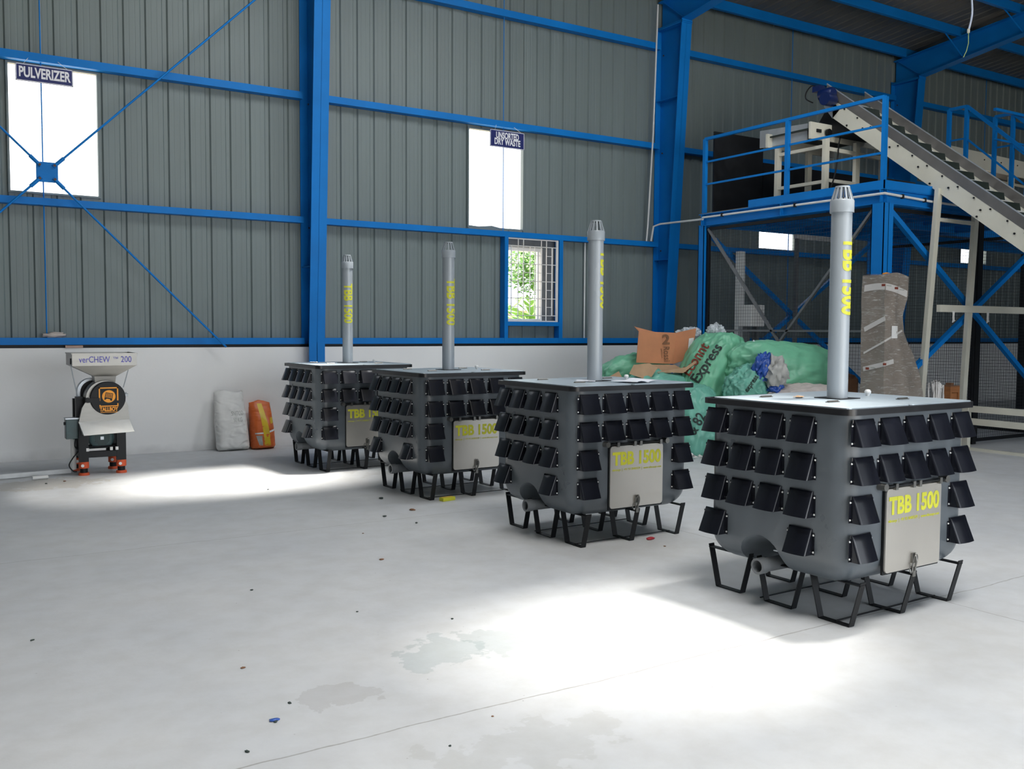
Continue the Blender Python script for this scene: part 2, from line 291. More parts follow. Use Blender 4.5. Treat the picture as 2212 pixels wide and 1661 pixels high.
def text_obj(name, txt, size, mt, o, ex, ey, parent=None, bold=0.0, sx=1.0, wrap=None, width=None, thick=.001, label=None):
    """text in the plane o + ex*x + ey*y; wrap(x,y)->3d point bends it"""
    me = text_mesh(txt, size, bold, sx)
    if width:
        xs = [v.co.x for v in me.vertices]; k = width / (max(xs) - min(xs))
        for v in me.vertices: v.co.x *= k
    bm = bmesh.new(); bm.from_mesh(me)
    if wrap:
        for _ in range(3):
            es = [e for e in bm.edges if e.calc_length() > size * .12]
            if not es: break
            bmesh.ops.subdivide_edges(bm, edges=es, cuts=1)
        bmesh.ops.triangulate(bm, faces=bm.faces)
    o = Vector(o); ex = Vector(ex).normalized(); ey = Vector(ey).normalized()
    for v in bm.verts: v.co = wrap(v.co.x, v.co.y) if wrap else o + ex * v.co.x + ey * v.co.y
    for f_ in bm.faces: f_.smooth = False
    bm.to_mesh(me); bm.free(); me.materials.clear(); me.materials.append(M[mt])
    ob = bpy.data.objects.new(name, me); COL.objects.link(ob)
    if parent is not None: ob.parent = parent
    sd = ob.modifiers.new('thick', 'SOLIDIFY'); sd.thickness = thick; sd.offset = 0
    if label: ob['label'] = label
    return ob
def blob(name, c, r, mt, seed=0, amp=.12, freq=2.2, rot=(0, 0, 0), sub=5, parent=None, sq=2.4, flat=None, fold=.0, shape=None):
    bm = bmesh.new(); bmesh.ops.create_icosphere(bm, subdivisions=sub, radius=1); R = Matrix.Rotation(rot[2], 3, 'Z') @ Matrix.Rotation(rot[1], 3, 'Y') @ Matrix.Rotation(rot[0], 3, 'X')
    for v in bm.verts:
        p = v.co.normalized(); k = (abs(p.x) ** sq + abs(p.y) ** sq + abs(p.z) ** sq) ** (-1 / sq); q = p * k
        wp_ = p + Vector((noise.noise(p * 3 + Vector((seed, 1, 2))), noise.noise(p * 3 + Vector((5, seed, 2))), 0)) * .25
        wr = (1 - 2.6 * abs(noise.noise(Vector((wp_.x * 3.6, wp_.y * 3.6, wp_.z * 2.0)) + Vector((seed, 3, 0))))) + .45 * (1 - 2.6 * abs(noise.noise(wp_ * 9 + Vector((0, seed, 3)))))
        n = noise.noise(p * freq + Vector((seed * 3.1, seed, -seed * 1.7))); n2 = noise.noise(p * freq * 3.3 + Vector((seed, 9, 3)))
        rg = 1 - abs(noise.noise(Vector((p.x * 5, p.y * 5, p.z * 1.3)) + Vector((seed, 0, 0)))) * 2
        q = q * (1 + amp * n + amp * .35 * n2 + fold * rg + fold * 1.1 * wr)
        if shape: q = shape(q)
        q = Vector((q.x * r[0], q.y * r[1], q.z * r[2])); q = R @ q
        if flat is not None: q.z = max(q.z, flat - c[2])
        v.co = q
    me = bpy.data.meshes.new(name); bm.to_mesh(me); bm.free(); me.materials.append(M[mt])
    return finish(me, name, parent, 75, True, c)
def cast_wrap(target, o, ex, ey, d, off=.004):
    """project flat text onto a target object along d"""
    dg = bpy.context.evaluated_depsgraph_get(); dg.update(); mw = target.matrix_world.copy(); 
    if target.parent is None: mw = Matrix.Translation(target.location) @ target.rotation_euler.to_matrix().to_4x4()
    bvh = BVHTree.FromPolygons([mw @ v.co for v in target.data.vertices], [tuple(p.vertices) for p in target.data.polygons])
    o = Vector(o); ex = Vector(ex).normalized(); ey = Vector(ey).normalized(); d = Vector(d).normalized()
    def w(x, y):
        p = o + ex * x + ey * y - d * 1.5
        h = bvh.ray_cast(p, d)
        if h[0] is None:
            h = bvh.find_nearest(o + ex * x + ey * y); return h[0] - d * off
        return h[0] - d * off
    return w

def curvy(P, n=6):
    P = [Vector(p) for p in P]; Q = [P[0]] + P + [P[-1]]; out = []
    for i in range(1, len(Q) - 2):
        for k in range(n):
            t = k / n; a, b, c, d = Q[i - 1], Q[i], Q[i + 1], Q[i + 2]
            out.append(.5 * ((2 * b) + (c - a) * t + (2 * a - 5 * b + 4 * c - d) * t * t + (3 * b - a - 3 * c + d) * t ** 3))
    return out + [P[-1]]
WY = 13.34      # inner face of the low wall and of the wall girts
SY = 13.50      # cladding
# ------------------------------------------------------------------ setting
struct(MB().box((-9, -7.2, -.1), (30, 13.6, 0)).build('floor', 'floor'))
struct(MB().box((-60, -60, -.25), (90, 90, -.14)).build('ground', 'ground'), 'sandy ground outside the shed')
struct(MB().box((-9, WY, 0), (30, 13.6, 1.433)).build('wall_back', 'plaster'))
# cladding with real openings
WIN = [(1.05, 2.08, 3.42, 5.0), (7.68, 8.73, 3.40, 4.97), (14.40, 15.47, 3.38, 4.95), (21.3, 22.35, 3.38, 4.95)]
GR = (8.36, 9.40, 1.84, 3.23)
def ribs():
    r = []; x = 0.99
    while x > -9: x -= .28
    x += .28
    while x < 4.9: r.append(x); x += .28
    x = 5.17 + .0
    while x < 30: r.append(x); x += .2725
    return r
RIBS = ribs()
def sheet(mb, x0, x1, z0, z1):
    pts = [(x0, 0)]
    for c in RIBS:
        for dx, dy in ((-.044, 0), (-.026, .026), (.026, .026), (.044, 0)):
            if x0 < c + dx < x1: pts.append((c + dx, dy))
        for dx, dy in ((.088, 0), (.094, .0015), (.104, .0015), (.110, 0), (.163, 0), (.169, .0015), (.179, .0015), (.185, 0)):
            if x0 < c + dx < x1: pts.append((c + dx, dy))
    pts.append((x1, 0)); n = len(pts)
    vs = [(x, SY + dy, z) for z in (z0, z1) for x, dy in pts]
    mb.add(vs, [(i, i + 1, n + i + 1, n + i) for i in range(n - 1)])
mb = MB(); ROOF0 = 7.93
xs = sorted({-9.0, 30.0, *[w[0] for w in WIN], *[w[1] for w in WIN], GR[0], GR[1]})
for a, b in zip(xs[:-1], xs[1:]):
    mid = (a + b) / 2; holes = [(w[2], w[3]) for w in WIN if w[0] < mid < w[1]] + ([(GR[2], GR[3])] if GR[0] < mid < GR[1] else [])
    holes.sort(); z = 1.40
    for h0, h1 in holes:
        sheet(mb, a, b, z, h0); z = h1
    sheet(mb, a, b, z, ROOF0 + .1)
wc = struct(mb.build('wall_back_cladding', 'clad', fix=False), 'grey-green corrugated steel cladding above the low white wall')
so = wc.modifiers.new('solid', 'SOLIDIFY'); so.thickness = .004; so.offset = 1
struct(MB().box((-9, WY + .05, 1.433), (30, SY - .01, 1.475)).build('gap_shade_1', 'black'), 'black strip painting in the shaded gap on top of the low wall')  # black strip put in for the shade under the lowest girt
# other walls, mostly behind the viewer
struct(MB().box((-9.1, -7.2, 0), (-9, 13.6, 10)).build('wall_left', 'clad'))
struct(MB().box((30, -7.2, 0), (30.1, 13.6, 10)).build('wall_right', 'clad'))
fw = MB().box((-9, -7.3, 0), (-2.2, -7.2, 10)).box((10.2, -7.3, 0), (30, -7.2, 10)).box((-2.2, -7.3, 5.3), (10.2, -7.2, 10))
struct(fw.build('wall_front', 'clad'))
# roof sheets with two openings that let the sun in
def roofz(y): return ROOF0 + .1 * (13.24 - y)
def hole_for(cx, cy, hx, hy):
    z = 8.7
    for _ in range(5):
        t = z / -SUND.z; X = cx - SUND.x * t; Y = cy - SUND.y * t; z = roofz(Y)
    return (X - hx, X + hx, Y - hy, Y + hy)
HOLES = [hole_for(3.45, 3.92, .48, .30), hole_for(2.75, 10.50, 1.1, .38)]
ys = sorted({-7.3, 13.7, *[h[2] for h in HOLES], *[h[3] for h in HOLES]}); mb = MB()
for a, b in zip(ys[:-1], ys[1:]):
    hs = sorted((h[0], h[1]) for h in HOLES if h[2] < (a + b) / 2 < h[3]); x = -9.1; segs = []
    for h0, h1 in hs: segs.append((x, h0)); x = h1
    segs.append((x, 30.1))
    for x0, x1 in segs:
        px = [(x0, 0)]; c = math.ceil(x0 / .25) * .25 + .05
        while c < x1 - .05:
            if c > x0: px += [(c - .03, 0), (c - .015, .028), (c + .015, .028), (c + .03, 0)]
            c += .25
        px.append((x1, 0)); n = len(px)
        mb.add([(x, y, roofz(y) + dz) for y in (a, b) for x, dz in px], [(i, i + 1, n + i + 1, n + i) for i in range(n - 1)])
cl = struct(mb.build('ceiling', 'roof', fix=False)); so = cl.modifiers.new('solid', 'SOLIDIFY'); so.thickness = .004; so.offset = 1

# window frames (thin folded sheet around the cut openings)
for i, (x0, x1, z0, z1) in enumerate(WIN):
    mb = MB(); t = .025
    mb.box((x0 - t, SY - .03, z0 - t), (x0, SY + .05, z1 + t)); mb.box((x1, SY - .03, z0 - t), (x1 + t, SY + .05, z1 + t))
    mb.box((x0, SY - .03, z1), (x1, SY + .05, z1 + t))
    if i == 1:   # torn lower edge on the left, cut lower on the right
        mb.add([(x0, SY - .01, z0 - .1), (x0 + .62, SY - .01, z0 - .1), (x0 + .60, SY - .01, z0 + .0), (x0 + .45, SY - .01, z0 + .025), (x0 + .2, SY - .01, z0 + .0), (x0, SY - .01, z0 + .01)], [(0, 1, 2, 3, 4, 5)])
    else: mb.box((x0, SY - .03, z0 - t), (x1, SY + .05, z0))
    struct(mb.build('window_%d' % (i + 1), 'clad'), ['tall open window behind the pulverizer sign', 'tall open window behind the unsorted dry waste sign', 'tall open window seen under the platform', 'open window at the far right under the platform'][i])

# ------------------------------------------------------------------ columns, rafters
def fy(z): return 13.15 - max(0, z - 1.5) * .062
COLX = [-1.85, 4.95, 11.75, 18.6, 25.4]
clab = ['', 'blue tapered steel column nearest the left, rising behind the farthest aeration bin', 'blue tapered steel column beside the platform, in the middle of the wall', 'blue tapered steel column behind the top of the inclined conveyor', '']
def col_mesh(mb, X, d=.12):
    zs = [0, 1.5, 7.25]; t = .014
    for s_, yf in ((1, None), (0, 13.30 if False else SY - .03)):
        for a, b in zip(zs[:-1], zs[1:]):
            y0, y1 = (fy(a), fy(b)) if s_ else (yf, yf)
            mb.add([(X - d, y0, a), (X + d, y0, a), (X + d, y0 + t, a), (X - d, y0 + t, a), (X - d, y1, b), (X + d, y1, b), (X + d, y1 + t, b), (X - d, y1 + t, b)],
                   [(3, 2, 1, 0), (4, 5, 6, 7), (0, 1, 5, 4), (1, 2, 6, 5), (2, 3, 7, 6), (3, 0, 4, 7)])
    mb.prism([(X - .004, fy(0), 0), (X - .004, SY - .02, 0), (X - .004, SY - .02, 7.18), (X - .004, fy(7.18), 7.18), (X - .004, fy(1.5), 1.5)], (.008, 0, 0))
    return mb
for i, X in enumerate(COLX):
    if i in (0, 4): continue
    e = empty('steel_column', clab[i], 'column', (X, 13.3, 0), group=None)
    def rel(mb, e=e):
        mb.v = [(v[0] - e.location.x, v[1] - e.location.y, v[2] - e.location.z) for v in mb.v]; return mb
    rel(col_mesh(MB(), X)).build('column_shaft', 'blue', e)
    mb = MB()
    for z in (3.0, 5.9) if i != 1 else (2.6,): mb.box((X - .11, fy(z) + .014, z), (X + .11, SY - .03, z + .012))
    mb.box((X - .12, fy(7.2) - .01, 7.18), (X + .12, SY - .02, 7.2)).box((X - .12, fy(7.2) - .012, 7.205), (X + .12, SY - .02, 7.225))
    rel(mb).build('stiffener_plate', 'blue', e)
    mb = MB()
    for z in (5.03, 3.24, 6.8):
        for s_ in (-1, 1): mb.lathe([(.0, -.012), (.014, -.012), (.014, 0)], (X + s_ * .02, SY - .12, z - .06), 'X', 8)
    rel(mb).build('connection_bolts', 'bolt', e)
    # rafter
    r = empty('roof_rafter', ['', '', 'blue roof rafter springing from the middle column, at the top edge', 'blue haunched roof rafter at the top right above the conveyor', ''][i] or 'blue roof rafter over the left column, above the picture', 'rafter', (X, 12.8, 7.3))
    lo = [(12.80, 7.25), (10.6, 7.57), (7.5, 7.95), (-7, 9.35)]
    hi = [(-7, roofz(-7) - .22), (13.45, roofz(13.45) - .22)]
    mb = MB().prism([(X - .004, y, z) for y, z in lo] + [(X - .004, y, z) for y, z in hi] + [(X - .004, 13.45, 7.25)], (.008, 0, 0)); rel(mb, r).build('web_plate', 'blue', r)
    mb = MB()
    for (ya, za), (yb, zb) in zip(lo[:-1], lo[1:]): mb.bar((X, ya, za), (X, yb, zb), .22, .014, (0, 0, 1))
    mb.bar((X, hi[0][0], hi[0][1]), (X, hi[1][0], hi[1][1]), .22, .014); rel(mb, r).build('flange_plate', 'blue', r)
    mb = MB().bar((X - .03, 12.82, 7.27), (X - .03, 13.40, 7.70), .05, .012); rel(mb, r).build('knee_stiffener', 'blue', r)
# ------------------------------------------------------------------ wall girts, purlins
bays = [(-9.0, -1.97), (-1.73, 4.83), (5.07, 11.63), (11.87, 18.48), (18.72, 30)]
bn = ['', 'in the leftmost bay', 'in the middle bay behind the bins', 'in the bay behind the platform', 'in the far right bay']
gz = [(1.475, 1.565, 'lowest', 'just above the white wall'), (3.245, 3.335, 'second', 'under the tall windows'), (5.03, 5.13, 'third', 'over the tall windows'), (6.82, 6.93, 'fourth', 'high under the eaves')]
for bi, (a, b) in enumerate(bays):
    if bi == 0: continue
    for z0, z1, nm, wh in gz:
        t = .012
        mb = MB().box((a, WY, z0), (b, WY + t, z1)).box((a, WY + t, z1 - t), (b, SY - .02, z1)).box((a, WY + t, z0), (b, SY - .02, z0 + t))
        ox = (a + b) / 2; mb.v = [(v[0] - ox, v[1] - WY, v[2] - z0) for v in mb.v]
        if bi == 4 and nm in ('lowest',): pass
        tag(mb.build('wall_girt', 'blue', loc=(ox, WY, z0)), '%s blue wall girt from the floor, %s' % (nm, bn[bi]), 'girt')
def purlin(y, a, b, lab):
    z1 = roofz(y) - .005; z0 = z1 - .21
    mb = MB().box((a, y - .006, z0), (b, y + .006, z1)).box((a, y - .06, z0), (b, y - .006, z0 + .012)).box((a, y + .006, z1 - .012), (b, y + .07, z1)).box((a, y - .07, z0), (b, y - .06, z0 + .04))
    ox = (a + b) / 2; mb.v = [(v[0] - ox, v[1] - y, v[2] - z0) for v in mb.v]
    tag(mb.build('roof_purlin', 'blue', loc=(ox, y, z0)), lab, 'purlin')
rows = [(13.2, 'eave'), (11.93, 'second'), (10.68, 'third'), (9.4, 'fourth'), (8.1, 'fifth')]
for y, nm in rows:
    purlin(y, 11.76, 18.59, '%s blue roof purlin from the wall, between the middle and right rafters' % nm)
    purlin(y, 18.61, 30, '%s blue roof purlin from the wall, right of the right rafter' % nm)
    purlin(y, 4.96, 11.74, '%s blue roof purlin from the wall, over the middle bay' % nm)
# purlin stays at the right rafter
for y in (11.93, 10.68, 9.4):
    a = Vector((18.05, y, roofz(y) - .2)); b = Vector((18.6, y - .1, 7.26 + .15 * (12.8 - y) * (1 if y > 10.6 else .9)))
    mb = MB().bar((0, 0, 0), b - a, .035, .006, (0, 1, 0)); 
    tag(mb.build('rafter_stay', 'blue', loc=a), 'thin blue stay from the %s purlin down to the right rafter' % {11.93: 'second', 10.68: 'third', 9.4: 'fourth'}[y], 'stay')
# sag rods
for X, lab in ((1.415, 'thin blue sag rod running down through the left window'), (8.29, 'thin blue sag rod running down through the window with the dry waste sign'), (15.18, 'thin blue sag rod on the wall above the conveyor motor'), (22.0, 'thin blue sag rod on the far right bay')):
    mb = MB().tube([(0, 0, 0), (0, 0, 7.8 - 1.5)], .008, 8)
    if X == 8.29: mb = MB().tube([(0, 0, 1.78), (0, 0, 6.3)], .007, 8)
    tag(mb.build('sag_rod', 'blue', loc=(X, WY + .06, 1.5)), lab, 'rod')
# ------------------------------------------------------------------ rod cross bracing in the left bay
cb = empty('cross_brace', 'blue rod cross brace with square centre plate in the left bay', 'brace', (1.44, 13.2, 3.64))
pl_ = .125; k = .035
mb = MB().prism([(x, -.008, z) for x, z in ((-pl_, -pl_ + k), (-pl_ + k, -pl_), (pl_ - k, -pl_), (pl_, -pl_ + k), (pl_, pl_ - k), (pl_ - k, pl_), (-pl_ + k, pl_), (-pl_, pl_ - k))], (0, .016, 0))
mb.build('centre_plate', 'blue', cb, bevel=.004)
for sx, sz, ex, ez in ((1, 1, 2.65 * 1.25, 2.61 * 1.25), (1, -1, 2.20, -2.20), (-1, 1, -3.35, 3.28), (-1, -1, -2.2, -2.2)):
    d = Vector((ex, 0, ez)).normalized(); s0 = Vector((sx * .085, -.012, sz * .085))
    mb = MB().tube([s0, Vector((ex, -.012, ez))], .014, 12); mb.build('brace_rod', 'blue', cb, 40)
    mb = MB().tube([s0 - d * .02, d * .27 + Vector((0, -.012, 0))], .024, 10); mb.build('end_sleeve', 'blue', cb, 40)
    MB().lathe([(0, -.03), (.016, -.03), (.018, -.02), (.018, -.008), (0, -.008)], (sx * .085, -.005, sz * .085), 'Y', 8).build('bolt', 'bolt', cb)
# ------------------------------------------------------------------ signs
def sign(label, x0, x1, z0, z1, lines, size, tilt):
    w, hh = x1 - x0, z1 - z0; e = empty('hanging_sign', label, 'sign', ((x0 + x1) / 2, WY - .07, (z0 + z1) / 2)); e.rotation_euler = (0, tilt, 0)
    MB().box((-w / 2, 0, -hh / 2), (w / 2, .008, hh / 2)).build('sign_board', 'navy', e)
    b = .008; o = .004; mb = MB()
    for a in ((-w / 2 + o, -hh / 2 + o, w / 2 - o, -hh / 2 + o + b), (-w / 2 + o, hh / 2 - o - b, w / 2 - o, hh / 2 - o), (-w / 2 + o, -hh / 2 + o, -w / 2 + o + b, hh / 2 - o), (w / 2 - o - b, -hh / 2 + o, w / 2 - o, hh / 2 - o)):
        mb.box((a[0], -.002, a[1]), (a[2], .001, a[3]))
    mb.build('border_line', 'signwhite', e)
    for i, (t, wd) in enumerate(lines):
        zc = (len(lines) - 1) / 2 * size * .93 - i * size * .93
        text_obj('lettering', t, size * 1.28, 'signwhite', (0, -.003, zc), (1, 0, 0), (0, 0, 1), e, bold=size * .042, width=wd)
    mb = MB()
    for xx in (-w * .36, w * .40):
        mb.tube([(xx, .004, hh / 2), (xx + (.06 if xx < 0 else -.1), .06, hh / 2 + .09)], .0025, 6)
    mb.build('hanging_wire', 'white', e)
sign('navy PULVERIZER sign hanging at the first window on the left', 1.118, 1.770, 4.75, 4.963, [('PULVERIZER', .585)], .135, 0)
sign('navy UNSORTED DRY WASTE sign hanging over the middle window', 7.955, 8.618, 4.68, 4.957, [('UNSORTED', .44), ('DRY WASTE', .50)], .108, 0)
# ------------------------------------------------------------------ grilled window with its blue frame
e = bpy.data.objects.new('window_5', None); COL.objects.link(e); e.location = (8.36, WY, 1.84); struct(e, 'barred window under the dry waste sign')
mb = MB().box((-.07, -.005, -.34), (0, .14, 1.42)).box((1.04, -.005, -.34), (1.115, .14, 1.42)).box((0, -.003, -.07), (1.04, .14, 0)); mb.build('window_frame', 'blue', e)
# white grille: full verticals, short verticals and rungs as in the pattern
mb = MB(); Wd, Hh = 1.03, 1.39; b = .011
def gb(x0, z0, x1, z1, w=.012): mb.bar((x0, .03, z0), (x1, .03, z1), w, w, (0, 1, 0))
for x in (.215, .32, .685, .79): gb(x, .0, x, Hh)
for x in (.08, .455, .55): gb(x, .11, x, 1.27)
gb(.91, .11, .91, 1.27, .018)
for z in (.105, .395, .685, .975, 1.27): gb(0, z, Wd, z)
for z in (.25, .54, .83, 1.12):
    for a_, c_ in ((.08, .215), (.32, .455), (.55, .685), (.79, .91)): gb(a_, z, c_, z, .010)
mb.bar((0, .03, 0.01), (Wd, .03, .01), .02, .02, (0, 1, 0)); mb.bar((0, .03, Hh), (Wd, .03, Hh), .02, .02, (0, 1, 0)); mb.bar((Wd - .02, .03, 0), (Wd - .02, .03, Hh), .035, .03, (0, 1, 0))
mb.build('window_grille', 'white', e)
# sliding window outside the cladding
mb = MB(); o = .17
for a in ((0, 0, .82, .05), (0, 1.20, .82, 1.27), (.70, .05, .735, 1.20), (.765, .05, .80, 1.20), (-.02, 0, .02, 1.27)): mb.box((a[0], o, a[1]), (a[2], o + .05, a[3]))
mb.build('sliding_sash', 'white', e)
MB().box((.80, o - .02, 0), (1.04, o + .16, 1.40)).build('window_reveal', 'darkgrey', e)
MB().box((0, o - .02, 1.27), (.8, o + .16, 1.40)).build('window_lintel', 'darkgrey', e)
# ------------------------------------------------------------------ aeration bins
L_, W_ = 1.268, 1.149
def rrect(x0, x1, y0, y1, r, n=8):
    pts = []
    for cx, cy, a0 in ((x1 - r, y1 - r, 0), (x0 + r, y1 - r, 90), (x0 + r, y0 + r, 180), (x1 - r, y0 + r, 270)):
        for k in range(n + 1):
            a = math.radians(a0 + 90 * k / n); pts.append((cx + r * math.cos(a), cy + r * math.sin(a)))
    return pts
def loft(mb, rings, cap0=True, cap1=True):
    n = len(rings[0]); vs = [v for r in rings for v in r]
    fs = [(i * n + k, i * n + (k + 1) % n, (i + 1) * n + (k + 1) % n, (i + 1) * n + k) for i in range(len(rings) - 1) for k in range(n)]
    if cap0: fs.append(tuple(range(n))[::-1])
    if cap1: fs.append(tuple((len(rings) - 1) * n + k for k in range(n)))
    return mb.add(vs, fs)
def body_mesh():
    a, b, c, d = .03, 1.238, .03, 1.119; R = .17; zb = .235; rings = []
    for k in range(9):
        t = math.radians(90 * k / 8); ins = R * (1 - math.sin(t)); z = zb + R * (1 - math.cos(t))
        rings.append([(x, y, z) for x, y in rrect(a + ins, b - ins, c + ins, d - ins, max(.13 - ins * .6, .03))])
    for z in (.6, .9, 1.24): rings.append([(x, y, z) for x, y in rrect(a, b, c, d, .13)])
    mb = MB(); loft(mb, rings); ob = mb.build('tmp_body', 'bin')
    # tunnel recess for the drain
    prof = []
    for k in range(17):
        t = math.pi * k / 16; prof.append((.655 + .185 * math.cos(t), .20 + .215 * math.sin(t)))
    prof = [(.47 + .37, .1)] + prof + [(.47, .1)]
    c2 = MB(); rings = []
    for x, s_ in ((-.1, 1.30), (.0, 1.18), (.04, 1.06), (.09, 1.0), (.30, .92), (.55, .55)):
        rings.append([(x, .655 + (y - .655) * s_, .1 + (z - .1) * (s_ if z > .1 else 1)) for y, z in prof])
    loft(c2, rings); cut = c2.build('tmp_cut', 'bin')
    m = ob.modifiers.new('b', 'BOOLEAN'); m.operation = 'DIFFERENCE'; m.object = cut; m.solver = 'EXACT'
    bpy.context.view_layer.update(); dg = bpy.context.evaluated_depsgraph_get(); me = bpy.data.meshes.new_from_object(ob.evaluated_get(dg))
    bpy.data.objects.remove(ob); bpy.data.objects.remove(cut)
    me.materials.clear(); me.materials.append(M['bin'])
    bm = bmesh.new(); bm.from_mesh(me); bmesh.ops.remove_doubles(bm, verts=bm.verts, dist=.0005)
    for f in bm.faces: f.smooth = True; f.material_index = 0
    for ed in bm.edges: ed.smooth = len(ed.link_faces) == 2 and ed.calc_face_angle(0) < math.radians(32)
    bm.to_mesh(me); bm.free(); me.name = 'bin_body'; return me
BODY = body_mesh()
def flap_mesh():
    """hood: x across, -y outward, z down from 0; open bottom, with four screws"""
    mb = MB(); w = .174; hgt = .152; rings = []; n = 6
    def prof(w_, dep, r):
        p = [(-w_ / 2 - .004, 0), (-w_ / 2, -.002)]
        for k in range(n + 1):
            a = math.pi - math.pi / 2 * k / n; p.append((-w_ / 2 + r + r * math.cos(a), -dep + r - r * math.sin(a)))
        for k in range(1, 4): p.append((-w_ / 2 + r + (w_ - 2 * r) * k / 4, -dep - .008 * math.sin(math.pi * k / 4)))
        for k in range(n + 1):
            a = math.pi / 2 - math.pi / 2 * k / n; p.append((w_ / 2 - r + r * math.cos(a), -dep + r - r * math.sin(a)))
        return p + [(w_ / 2, -.002), (w_ / 2 + .004, 0)]
    steps = [(0.0, .008, .005), (.008, .016, .012)] + [(.008 + (hgt - .008) * t / 5, .016 + (.074 - .016) * t / 5, .016) for t in range(1, 6)]
    for z, dep, r in steps: rings.append([(x, y, -z) for x, y in prof(w + .004 * z / hgt, dep, r)])
    npt = len(rings[0]); vs = [v for r in rings for v in r]
    fs = [(i * npt + k, i * npt + k + 1, (i + 1) * npt + k + 1, (i + 1) * npt + k) for i in range(len(rings) - 1) for k in range(npt - 1)] + [tuple(range(npt))]
    mb.add(vs, fs)
    mb.box((-w / 2 - .018, -.003, -.02), (-w / 2, 0, -hgt)).box((w / 2, -.003, -.02), (w / 2 + .018, 0, -hgt))
    mb.cur = 1
    for x in (-w / 2 - .011, w / 2 + .011):
        for z in (-.035, -.135): mb.lathe([(0, -.009), (.004, -.008), (.0062, -.003), (.0062, 0)], (x, 0, z), 'Y', 8)
    ob = mb.build('tmp', ['flap', 'white'], smooth=35); me = ob.data; bpy.data.objects.remove(ob); me.name = 'vent_flap'; return me
FLAP = flap_mesh()
ROWZ = (1.207, .992, .772, .550)
def make_bin():
    e = empty('aeration_bin', '', 'compost bin', (0, 0, 0))
    b = bpy.data.objects.new('bin_body', BODY); COL.objects.link(b); b.parent = e
    mb = MB(); ro = rrect(0, L_, 0, W_, .07); ri = rrect(.028, L_ - .028, .028, W_ - .028, .055); z0, z1 = 1.232, 1.267; n = len(ro)
    vs = [(x, y, z0) for x, y in ro] + [(x, y, z1) for x, y in ro] + [(x, y, z1) for x, y in ri] + [(x, y, z0) for x, y in ri]
    fs = [(j * n + k, j * n + (k + 1) % n, ((j + 1) % 4) * n + (k + 1) % n, ((j + 1) % 4) * n + k) for j in range(4) for k in range(n)]
    mb.add(vs, fs); mb.build('rim', 'rim', e, 40)
    # lid of two pale sheets with the flue between
    mb = MB(); loft(mb, [[(x, y, z) for x, y in rrect(.018, .60, .022, W_ - .09, .03, 3)] for z in (1.268, 1.274)]); loft(mb, [[(x, y, z) for x, y in rrect(.604, L_ - .02, .022, W_ - .05, .03, 3)] for z in (1.268, 1.274)])
    mb.build('lid', 'lid', e)
    for (x, y, r) in ((.32, .36, .3), (.30, .86, .2), (.93, .30, .1), (.95, .80, .4)):
        mb = MB().bar((x - .05, y, 1.277), (x + .05, y, 1.277), .03, .004).tube([(x - .05, y, 1.281), (x + .05, y, 1.281)], .005, 6); mb.build('lid_hinge', 'steel', e)
    MB().lathe([(.012, 1.274), (.012, 1.285), (.02, 1.292), (.022, 1.303), (.015, 1.315), (0, 1.318)], (1.02, .62, 0), 'Z', 12).build('lid_knob', 'white', e, 50)
    # flue pipe
    c = (.630, .565); p = MB().lathe([(.064, 1.262), (.064, 2.47), (.058, 2.47), (.058, 1.262)], (c[0], c[1], 0), 'Z', 32); pipe = p.build('flue_pipe', 'pvc', e, 40)
    MB().box((c[0] - .10, c[1] - .10, 1.275), (c[0] + .10, c[1] + .10, 1.280)).build('pipe_flange', 'rim', e)
    mb = MB().lathe([(.066, 2.452), (.074, 2.452), (.074, 2.525), (.070, 2.532), (.060, 2.532), (.060, 2.452)], (c[0], c[1], 0), 'Z', 32)
    for k in range(12):
        t = 2 * math.pi * k / 12; r0, r1 = .068, .042
        mb.bar((c[0] + r0 * math.cos(t), c[1] + r0 * math.sin(t), 2.528), (c[0] + r1 * math.cos(t), c[1] + r1 * math.sin(t), 2.612), .011, .006, (math.cos(t), math.sin(t), 0.2))
    mb.lathe([(.047, 2.608), (.044, 2.619), (.0, 2.621), (0, 2.610), (.040, 2.606)], (c[0], c[1], 0), 'Z', 24)
    mb.build('vent_cap', 'pvc', e, 40)
    # flaps
    def put(face, cc, z):
        f = bpy.data.objects.new('vent_flap', FLAP); COL.objects.link(f); f.parent = e
        if face == 'R': f.location = (cc, .03, z)
        else: f.location = (.03, cc, z); f.rotation_euler = (0, 0, -math.pi / 2)
        f.rotation_euler.y += random.uniform(-.012, .012)
        s_ = random.uniform(.97, 1.03); f.scale = (s_, random.uniform(.88, 1.08), 1)
        if face == 'L': f.scale.x *= .96
    for r, z in enumerate(ROWZ):
        for cc in (1.02, .797, .57, .338):
            if r < 3 or cc in (1.02, .338): put('L', cc, z)
        for cc in (.165, .405, .642, .885, 1.125):
            if r < 2 or cc in (.165, 1.125): put('R', cc, z)
    # door
    d0, d1, dz0, dz1 = .366, .908, .295, .790
    mb = MB(); pts = [(x, z) for x, z in rrect(d0, d1, dz0, dz1, .025, 4)]; loft(mb, [[(x, y, z) for x, z in pts] for y in (.014, .003)]); dr = mb.build('service_door', 'doorplate', e)
    MB().prism([(d0 - .006, .029, dz0 - .012), (d1 + .006, .029, dz0 - .012), (d1 + .006, .029, dz1 + .004), (d0 - .006, .029, dz1 + .004)], (0, -.013, 0)).build('door_seal', 'black', e)
    mb = MB().tube([(.325, -.008, .808), (.935, -.008, .808)], .009, 10); mb.build('hinge_rod', 'black', dr)
    for x in (.325, .935): MB().lathe([(0, -.022), (.022, -.022), (.022, .03)], (x, 0, .808), 'Y', 12).build('hinge_bearing', 'steel', dr)
    for x in (.43, .60, .66, .87): MB().box((x - .012, -.02, .785), (x + .012, .0, .822)).build('hinge_bracket', 'steel', dr)
